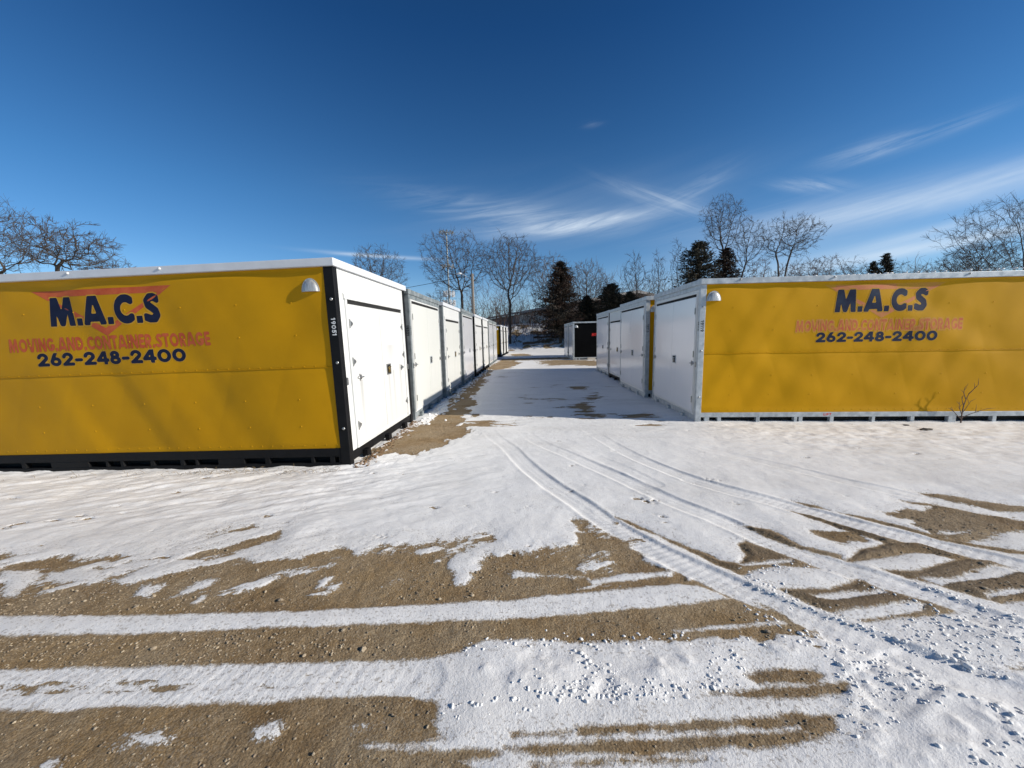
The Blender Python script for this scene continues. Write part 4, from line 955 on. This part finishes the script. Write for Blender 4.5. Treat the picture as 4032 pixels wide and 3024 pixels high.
def bare_tree(name, label, u, vtop, hw, Y, seed, mat='bark', cb=None, ubase=None, wild=.15, n_at=None, shape=1.0, twig=1.0, group=None, cat='tree', tip=.0105, sink=.15, fork=.62, stems=1, ext=1.0, kink=0.0):
    """bare winter tree grown towards points scattered in its crown: u centre, top row, half width (pixels) at depth Y, cb = row of the crown's underside"""
    rs_ = np.random.RandomState(seed); top = at(u, vtop, Y); xc = float(at(u, (vtop+1250)/2, Y)[0]); x0 = float(at(ubase if ubase else u, 1310, Y)[0]); g = zb(x0, Y)-sink
    h = float(top[2])-g; half = hw/FPX*Y; zc0 = max(float(at(u, cb, Y)[2])-g, h*.12) if cb else h*.32; rz_ = (h-zc0)/2*1.02; zc = zc0+rz_; dep = min(half, h*.4)
    n = int(1.5*(n_at or int(150+95*min(half*rz_, 9)))); P = rs_.normal(0, 1, (n, 3)); P /= np.linalg.norm(P, axis=1)[:, None]; P *= (rs_.rand(n, 1)**(.42))
    lob = 1-.22*np.clip(np.sin(np.arctan2(P[:, 0:1], P[:, 1:2])*2.5+seed)+np.cos(P[:, 2:3]*4+seed*1.3), 0, 1)
    P = P*lob*np.array([half, dep, rz_])*np.array([1, 1, 1])+np.array([xc-x0, 0, zc]); P[:, 0] = (P[:, 0]-(xc-x0))*(1-.25*shape*np.clip((zc-P[:, 2])/rz_, 0, 1))+(xc-x0)
    sc = max(half, rz_)/4.5; step = .30*min(sc, 1.2)+.03; infl = 3.2*sc+.8; kill = .50*sc*ext+.05
    nodes = []; par = []
    for k in range(stems):
        a = rs_.uniform(0, 6.28); p = np.array([.25*k*math.cos(a), .25*k*math.sin(a), 0.]); prev = -1; tgt = np.array([(xc-x0)*.35, 0, zc0*fork]) if stems == 1 else np.array([(xc-x0)*.5+half*.45*math.cos(a+k*2.4), dep*.3*math.sin(a), zc0+rz_*.5])
        L_s = np.linalg.norm(tgt-p); m = max(int(L_s/step), 2)
        for i in range(m+1):
            q = p+(tgt-p)*i/m+np.array([math.sin(i*.6+seed), math.cos(i*.5+seed*2), 0])*.05*(i/m)*wild*2; nodes.append(q); par.append(prev); prev = len(nodes)-1
    P = P[np.array([np.min(np.linalg.norm(np.array(nodes)-q, axis=1)) > kill for q in P])]
    for it in range(130):
        if len(P) < 3: break
        Nn = np.array(nodes); D = np.linalg.norm(P[:, None]-Nn[None], axis=2); nr = D.argmin(1); dm = D.min(1); act = dm < (infl if it > 12 else 99)
        if not act.any(): break
        tg = {}
        for a, b in zip(np.where(act)[0], nr[act]): tg.setdefault(int(b), []).append((P[a]-Nn[b])/(D[a, b]+1e-6))
        new = 0
        for b, vs2 in tg.items():
            d = np.mean(vs2, axis=0)+rs_.normal(0, wild, 3)
            if par[b] >= 0:
                pd = Nn[b]-Nn[par[b]]; d = d+.30*pd/(np.linalg.norm(pd)+1e-6)
            d /= np.linalg.norm(d)+1e-9; q = Nn[b]+d*step*rs_.uniform(.8, 1.2)
            if np.linalg.norm(Nn-q, axis=1).min() > step*.35: nodes.append(q); par.append(b); new += 1
        if not new: break
        Nn = np.array(nodes[-new:]); P = P[np.linalg.norm(P[:, None]-Nn[None], axis=2).min(1) > kill]
    Nn = np.array(nodes); par = np.array(par); kids = np.zeros(len(par), int)
    for p_ in par[par >= 0]: kids[p_] += 1
    acc = np.where(kids == 0, 1.0, 0.0)
    for i in range(len(par)-1, -1, -1):
        if par[i] >= 0: acc[par[i]] += acc[i]
    rad = tip*np.maximum(acc, 1)**(1/2.0)
    if kink: Nn = Nn+kink*np.stack([vnoise(Nn[:, 0]*.8+seed, Nn[:, 2]*.6), vnoise(Nn[:, 1]*.8, Nn[:, 2]*.6+7), vnoise(Nn[:, 0]*.9+3, Nn[:, 2]*.7+2)], -1)*np.clip(Nn[:, 2:3]/2, 0, 1)
    tr = Segs(); cr = Segs(); big_r = rad.max()*.62
    for i, p_ in enumerate(par):
        if p_ < 0: continue
        S_ = tr if rad[i] > big_r else cr; S_.add(tuple(Nn[p_]), tuple(Nn[i]), min(rad[p_], rad[i]*1.5), rad[i])
        if rad[i] < tip*3.6:
            d0 = Nn[i]-Nn[p_]; d0 /= np.linalg.norm(d0)+1e-9
            for _ in range(int(twig*(3 if kids[i] == 0 else 1.4)+rs_.rand())):
                d = d0*(1.1 if kids[i] == 0 else .5)+rs_.normal(0, .34, 3)+np.array([0, 0, .14]); d /= np.linalg.norm(d); L2 = rs_.uniform(.45, 1.05)*min(sc, 1.2); m_ = Nn[i]+d*L2*.5
                d2 = d+rs_.normal(0, .16, 3); e2 = m_+d2/np.linalg.norm(d2)*L2*.5; cr.add(tuple(Nn[i]), tuple(m_), tip*.85, tip*.7); cr.add(tuple(m_), tuple(e2), tip*.7, tip*.5)
                for _2 in range(2):
                    d3 = d+rs_.normal(0, .55, 3); d3 /= np.linalg.norm(d3); f0 = Nn[i]+(m_-Nn[i])*rs_.uniform(.3, 1); cr.add(tuple(f0), tuple(f0+d3*L2*rs_.uniform(.3, .55)), tip*.6, tip*.45)
    e_ = empty(name, (x0, Y, g)); tag(e_, label, cat, group); idf = lambda q: q
    if not tr.a: tr.add((0, 0, 0), tuple(Nn[1]), rad[0], rad[0])
    tr.mesh('trunk', M_[mat], e_, idf, 8); cr.mesh('crown', M_[mat], e_, idf, 4); return e_
def cedar(label, u, vtop, hw, Y, seed, mat='cedar', dens=1.0, group=None, full=.8, size=1.0, base_v=None, columnar=False):
    top = at(u, vtop, Y); x0 = float(at(u, 1300, Y)[0]); g = zb(x0, Y)-.1; h = float(top[2])-g; half = hw/FPX*Y; rs_ = np.random.RandomState(seed)
    e_ = empty('cedar_tree', (x0, Y, g)); tag(e_, label, 'cedar', group)
    MB().tube([(0, 0, 0), (.05, 0, h*.5), (0, 0, h*.96)], [h*.022, h*.014, .02], 6).build('trunk', M_['bark'], e_)
    nb = int(330*dens); VV = []; FF = []; n = 0; S = Segs(); clump = fbm(np.arange(40)*.37, np.zeros(40), 2, seed)
    for i in range(nb):
        t = (i+rs_.rand())/nb; z = h*(.07+.92*t**.92); a = rs_.uniform(0, 2*PI)
        prof = ((1-t)**(.45 if columnar else .72))*(.62+.75*abs(math.sin(a*1.5+seed+z*.9))**1.1) if t > .12 else (.72+.3*rs_.rand())
        rad = half*prof*rs_.uniform(.6, 1.12)*full/.8; dz = rs_.uniform(-.05, .30)*rad
        p0 = np.array([0, 0, z]); p1 = np.array([math.cos(a)*rad, math.sin(a)*rad, z+dz]); S.add(tuple(p0), tuple(p1), .03, .008)
        m = int(26+34*min(rad, 2.2)/2.2*1.3); s_ = rs_.rand(m)**.65; c = p0+(p1-p0)*s_[:, None]+rs_.normal(0, 1, (m, 3))*np.array([.17, .17, .11])*(.35+s_[:, None])*size*min(1, .5+rad*.4)
        d1 = rs_.normal(0, 1, (m, 3)); d1 /= np.linalg.norm(d1, axis=1)[:, None]; d2 = np.cross(d1, rs_.normal(0, 1, (m, 3))); d2 /= np.linalg.norm(d2, axis=1)[:, None]
        out = (p1-p0)/(np.linalg.norm(p1-p0)+1e-6); ln_ = rs_.uniform(.07, .19, (m, 1))*size; d1 = d1*.7+out*.9
        tri = np.stack([c-d2*ln_*.42, c+d2*ln_*.42, c+d1*ln_*1.2], 1).reshape(-1, 3); VV.append(tri); FF.append(np.arange(m*3).reshape(-1, 3)+n); n += m*3
    V = np.concatenate(VV); Fq = np.concatenate(FF); me_ = bpy.data.meshes.new('crown'); me_.vertices.add(len(V)); me_.vertices.foreach_set('co', V.astype(np.float32).ravel())
    me_.loops.add(len(Fq)*3); me_.polygons.add(len(Fq)); me_.loops.foreach_set('vertex_index', Fq.astype(np.int32).ravel()); me_.polygons.foreach_set('loop_start', np.arange(0, len(Fq)*3, 3, dtype=np.int32))
    me_.update(calc_edges=True); me_.materials.append(M_[mat]); o = bpy.data.objects.new('crown', me_); link(o, e_)
    S.mesh('boughs', M_['bark'], e_, lambda q: q, 3); return e_
GT = 'bare trees of the wooded bank'; GC = 'cedars of the wooded bank'
bt = bare_tree
bt('bare_tree', 'rounded bare tree showing above the second container of the left row', 1487, 975, 122, 50, 101, cb=1190, group=GT)
bt('bare_tree', 'tall spreading bare tree behind the lamp and mast, forking low', 1795, 912, 152, 46, 102, cb=1165, ubase=1836, group=GT, n_at=900)
bt('bare_tree', 'tall vase shaped bare tree at the end of the lane, left of the big cedar', 2008, 912, 128, 44, 118, cb=1190, group=GT, n_at=900, shape=1.6)
bt('bare_tree', 'small bare tree under the mast, just above the left row', 1735, 1125, 62, 60, 104, group=GT, n_at=160)
bt('bare_tree', 'thin leafless sapling in front of the grey building, left of its roof', 1952, 1160, 30, 58, 105, group=GT, mat='bark_pale', n_at=60, tip=.007)
bt('bare_tree', 'fine twigged bare tree rising behind the left shoulder of the big cedar', 2165, 1005, 105, 52, 106, cb=1230, group=GT, mat='bark_pale')
bt('bare_tree', 'bare tree leaning out behind the right shoulder of the big cedar', 2305, 1030, 82, 53, 107, cb=1250, group=GT, mat='bark_pale')
bt('bare_tree', 'slender pale bare tree above the dark cedars right of the big one', 2393, 1065, 40, 52, 108, cb=1230, group=GT, mat='bark_pale', n_at=160)
bt('bare_tree', 'slim upright bare tree, left one of the pair over the third right container', 2498, 985, 50, 50, 109, cb=1200, group=GT, n_at=240)
bt('bare_tree', 'slim upright bare tree, right one of the pair over the third right container', 2588, 990, 42, 50, 110, cb=1210, group=GT, n_at=220)
bt('bare_tree', 'narrow bare tree with a dark stem just left of the broad cedar', 2668, 945, 38, 48, 111, cb=1190, group=GT, n_at=220)
bt('bare_tree', 'tall feathery bare tree rising out of the broad cedar on the right', 2838, 770, 84, 46, 112, cb=990, group=GT, n_at=480, ubase=2855)
bt('bare_tree', 'bare tree leaning right beside the broad cedar', 2935, 848, 66, 47, 113, cb=1080, ubase=2880, group=GT, n_at=320)
bt('bare_tree', 'open crowned bare tree with two curving stems above the right container lettering', 3105, 838, 112, 44, 114, cb=1030, ubase=3040, wild=.24, group=GT, stems=2, n_at=520, kink=.5)
for k, (u, v, hw, Y) in enumerate(((2985,1010,50,48),(3085,1035,60,50),(3180,1000,75,52),(3275,985,70,50),(3370,1010,60,54),(3520,1025,55,56),(3620,1030,48,56),(3705,1020,46,54),(3790,1010,50,52))):
    bt('bare_shrub', ('low reddish bare shrub at the foot of the two stemmed tree', 'reddish bare bush just right of the two stemmed tree', 'dense reddish brown bush above the pale lettering', 'arching brown bush between the open crowned tree and the small twin cedars', 'thin grey bush just left of the small twin cedars',
       'fine grey bush just right of the small twin cedars', 'small round bare tree, left of two against the cloud above the right container', 'small round bare tree, right of two against the cloud above the right container', 'low bare tree under the left edge of the big tree at the right')[k],
       u, v, hw, Y, 130+k, cb=1200, stems=3, n_at=200, twig=1.3, group='shrubs seen over the right container', cat='shrub', mat='bark_red' if k < 4 else 'bark_pale')
bt('bare_tree', 'large spreading bare tree at the right edge of the view', 4020, 765, 270, 42, 141, cb=1110, group=GT, n_at=1300, twig=1.2)
bt('bare_tree', 'low bare tree reaching in beneath the large tree at the right edge', 3830, 950, 105, 48, 142, cb=1130, group=GT)
bt('oak_tree', 'gnarled bare oak at the left edge with its high crown cut by the frame', -60, 780, 245, 34, 151, cb=1080, group='gnarled oaks on the left', n_at=620, wild=.36, kink=1.2, ubase=20, tip=.013)
bt('oak_tree', 'gnarled bare oak with crooked limbs reaching right above the left container', 270, 885, 190, 33, 164, cb=1060, ubase=148, group='gnarled oaks on the left', n_at=260, wild=.42, kink=1.5, tip=.0155, twig=1.2)
bt('oak_tree', 'low bare oak bough line farther right along the left container roof', 430, 1005, 100, 38, 153, cb=1130, group='gnarled oaks on the left', n_at=200, wild=.35, kink=.8)
cedar('dark evergreen at the far left edge behind the gnarled oaks', -15, 955, 95, 32, 201, group=GC)
cedar('big rusty brown cedar standing at the end of the lane', 2207, 1028, 108, 43, 202, mat='cedar_rust', dens=1.35, group=GC)
cedar('low dark cedar directly right of the big rusty one', 2312, 1165, 60, 44, 203, group=GC)
cedar('round topped dark cedar behind the black sided container', 2405, 1118, 70, 43, 204, dens=1.2, group=GC, columnar=True)
cedar('dark cedar filling the gap above the third right container', 2478, 1150, 62, 42, 205, group=GC)
cedar('broad dark cedar above the second right container', 2742, 950, 100, 41, 206, dens=1.3, group=GC, columnar=True)
cedar('shorter cedar joined to the right flank of the broad one', 2845, 975, 112, 42, 207, dens=1.1, group=GC, mat='cedar_rust')
cedar('left one of the small twin cedars above the right container', 3415, 1030, 38, 50, 208, dens=.5, group=GC)
cedar('right one of the small twin cedars, a little taller', 3463, 998, 52, 50, 209, dens=.7, group=GC)
cedar('dark cedar low behind the second and third right containers', 2580, 1190, 70, 40, 210, dens=1.0, group=GC)
# undergrowth: nobody could count the stems
rs = np.random.RandomState(31); S = Segs()
def stem(x, y, h, r, k=7):
    p = np.array([x, y, zb(x, y)-.05]); d = np.array([rs.normal(0, .22), rs.normal(0, .22), 1.0])
    for i in range(5):
        d = d+rs.normal(0, .14, 3); d /= np.linalg.norm(d); q = p+d*h/5; S.add(tuple(p), tuple(q), r*(1-i*.16), r*(1-(i+1)*.16))
        if i:
            for _ in range(k//4+1):
                e = d+rs.normal(0, .7, 3); e /= np.linalg.norm(e); m_ = q+e*h*rs.uniform(.1, .28); S.add(tuple(q), tuple(m_), r*.5, r*.3)
                e2 = e+rs.normal(0, .5, 3); e2 /= np.linalg.norm(e2); S.add(tuple(m_), tuple(m_+e2*h*.13), r*.35, r*.2)
        p = q
for _ in range(900):
    y = rs.uniform(43, 56); x = rs.uniform(-9, 16) if rs.rand() < .75 else rs.uniform(10, 42)
    stem(x, y, rs.uniform(1.0, 3.6) if rs.rand() < .75 else rs.uniform(3.5, 7), rs.uniform(.015, .04))
o = S.mesh('undergrowth', M_['bark_red'], None, lambda q: q, 3); tag(o, 'tangle of thin leafless brushwood covering the snowy bank', 'undergrowth', kind='stuff')
S = Segs()
for _ in range(420):
    y = rs.uniform(50, 62); x = rs.uniform(12, 75) if rs.rand() < .8 else rs.uniform(-75, -20); stem(x, y, rs.uniform(3.5, 6.5), rs.uniform(.02, .045), 9)
o = S.mesh('brushwood', M_['bark_pale'], None, lambda q: q, 3); tag(o, 'far leafless brushwood rising behind both container rows', 'undergrowth', kind='stuff')
# fallen logs, post, blocks, clods
for k, (u, v, Y, ln, az_, lab) in enumerate(((2120,1345,43,3.6,.15,'longest fallen log on the snowy bank'),(2150,1335,44.5,3.0,-.1,'upper fallen log lying among the brush on the bank'),(2175,1352,42,2.2,.4,'short fallen log at the foot of the big cedar'))):
    p = at(u, v, Y); x = float(p[0]); rr = .14-.02*k
    q = MB(); pts = [(x+math.cos(az_)*ln*(i/6-.5), Y+math.sin(az_)*ln*(i/6-.5)) for i in range(7)]
    q.tube([(a, b, zb(a, b)+rr+.12+.04*math.sin(i*2.1)) for i, (a, b) in enumerate(pts)], [rr*(1-.05*i) for i in range(7)], 7)
    q.tube([(pts[3][0], pts[3][1], zb(*pts[3])+rr+.1), (pts[3][0]+.5, pts[3][1]-.2, zb(*pts[3])+.8)], [.06, .025], 5)
    small('fallen_log', q, M_['bark'], lab, 'log', 'fallen logs on the bank')
px_, py_ = gp(1145.5, 750.5); q = MB(); q.tube([(px_, py_, zb(px_, py_)-.1), (px_+.02, py_, zb(px_, py_)+.42), (px_, py_, zb(px_, py_)+.62)], [.15, .13, .10], 8)
small('tree_stump', q, M_['bark'], 'short dark stump standing at the foot of the snowy bank', 'stump')
x_, y_ = 4.15, 23.95; q = MB().box(x_-.28, x_+.22, y_-.06, y_+.18, zb(x_, y_), zb(x_, y_)+.15)
small('concrete_block', q, M_['palewood'], 'pale block leaning by the sill of the black sided container', 'block', bevel=.02)
x_ = 4.85; q = MB().box(x_-.25, x_+.30, y_-.10, y_+.18, zb(x_, y_), zb(x_, y_)+.12).box(x_-.17, x_+.14, y_-.07, y_+.14, zb(x_, y_)+.121, zb(x_, y_)+.23)
small('wood_block', q, M_['wood'], 'brown timber block beside the pale one under the black sided container', 'timber block', bevel=.01)
for (u, v, s_, lab) in ((2002, 931, .055, 'larger dark clod on the snow in front of the right container'), (1957, 920, .03, 'smaller dark clod on the snow nearer the right container')):
    x, y = gp(u, v); bm = bmesh.new(); bmesh.ops.create_icosphere(bm, subdivisions=2, radius=1); rg = random.Random(u)
    for vtx in bm.verts: vtx.co = Vector((vtx.co.x*s_*1.6, vtx.co.y*s_, vtx.co.z*s_*.55))*(1+rg.uniform(-.2, .2))+Vector((x, y, zb(x, y)+s_*.35))
    m_ = bpy.data.meshes.new('mud_clod'); bm.to_mesh(m_); bm.free(); m_.materials.append(M_['bark_pale']); o = link(bpy.data.objects.new('mud_clod', m_)); tag(o, lab, 'clod', 'mud clods on the snow')
# bare sapling close against the right container, its shadow falls on the tarpaulin
x, y = 7.20, 6.385; z = zb(x, y); S = Segs(); rg = random.Random(4)
def tw(p, d, L0, r, lev):
    p = Vector(p); d = Vector(d).normalized(); n = 5
    for i in range(n):
        d = (d+Vector((rg.gauss(0, .12), rg.gauss(0, .05), rg.gauss(0, .08)))).normalized(); q = p+d*L0/n; S.add(tuple(p), tuple(q), r*(1-i*.13), r*(1-(i+1)*.13)); p = q
        if lev < 2 and i > 0 and rg.random() < .75:
            s_ = rg.choice((-1, 1)); tw(p, d+Vector((s_*rg.uniform(.6, 1.1), rg.uniform(-.25, .1), rg.uniform(-.1, .3))), L0*rg.uniform(.28, .5), r*.6, lev+1)
tw((0, 0, 0), (0, .01, 1), .64, .011, 0); tw((0, 0, .12), (.9, -.12, .32), .55, .007, 1); tw((0, 0, .10), (-.8, -.12, .42), .40, .007, 1); tw((0, 0, .22), (.5, -.1, .7), .3, .006, 1); tw((0, 0, .18), (-.5, -.1, .8), .32, .006, 1)
e_ = empty('bare_sapling', (x, y, z)); tag(e_, 'small leafless sapling growing close against the right container side', 'sapling'); S.mesh('stems', M_['bark_red'], e_, lambda q: q*np.array([.68, .12, .80]), 5)
# dry weeds and leaves along the foot of the left container
S = Segs(); rs = np.random.RandomState(3)
for _ in range(150):
    x = rs.uniform(-4.2, -2.25) if rs.rand() < .85 else rs.uniform(-6.5, -3); y = 4.26+rs.uniform(-.16, .04)+.012*(-2.2-x); p = np.array([x, y, zb(x, y)]); d = np.array([rs.normal(0, .6), rs.normal(-.1, .3), .8]); h = rs.uniform(.03, .11)
    for i in range(3):
        q = p+d/np.linalg.norm(d)*h/3; S.add(tuple(p), tuple(q), .0022, .0014); p = q; d = d+np.array([rs.normal(0, .4), rs.normal(0, .2), -.3])
o = S.mesh('dry_weeds', M_['straw'], None, lambda q: q, 3); tag(o, 'dry curled weeds poking from the snow below the left container', 'weeds', kind='stuff')
pts = []
for _ in range(420):
    t = rs.rand(); x = -2.13+abs(rs.normal(0, .09)); y = 4.3+t*2.5; pts.append((x, y, sample(x, y, Z), rs.uniform(.008, .022)))
lumps('dead_leaves', pts, M_['leaf'], 12, 'brown leaves and chips blown against the foot of the left row', 'leaf litter', 1, .3)
pts = []
for _ in range(260):
    y = rs.uniform(6.6, 18); x = -2.0+abs(rs.normal(0, .16)); pts.append((x, y, sample(x, y, Z)-.005, rs.uniform(.02, .05)))
lumps('snow_crumbs', pts, M_['snowbit'], 13, 'crumbs of old snow fallen along the foot of the left row', 'snow crumbs', 1, .5)

pts = []; rs = np.random.RandomState(44)
for _ in range(70):
    u_ = rs.uniform(.3, 5.8); pts.append((2.93+u_, 6.55-.0227*u_+rs.uniform(.02, .10), 2.345+.0061*u_-.012, rs.uniform(.012, .035)))
lumps('roof_snow', pts, M_['snowbit'], 45, 'thin crusts of snow left along the roof edge of the nearest right container', 'roof snow', 1, .45)
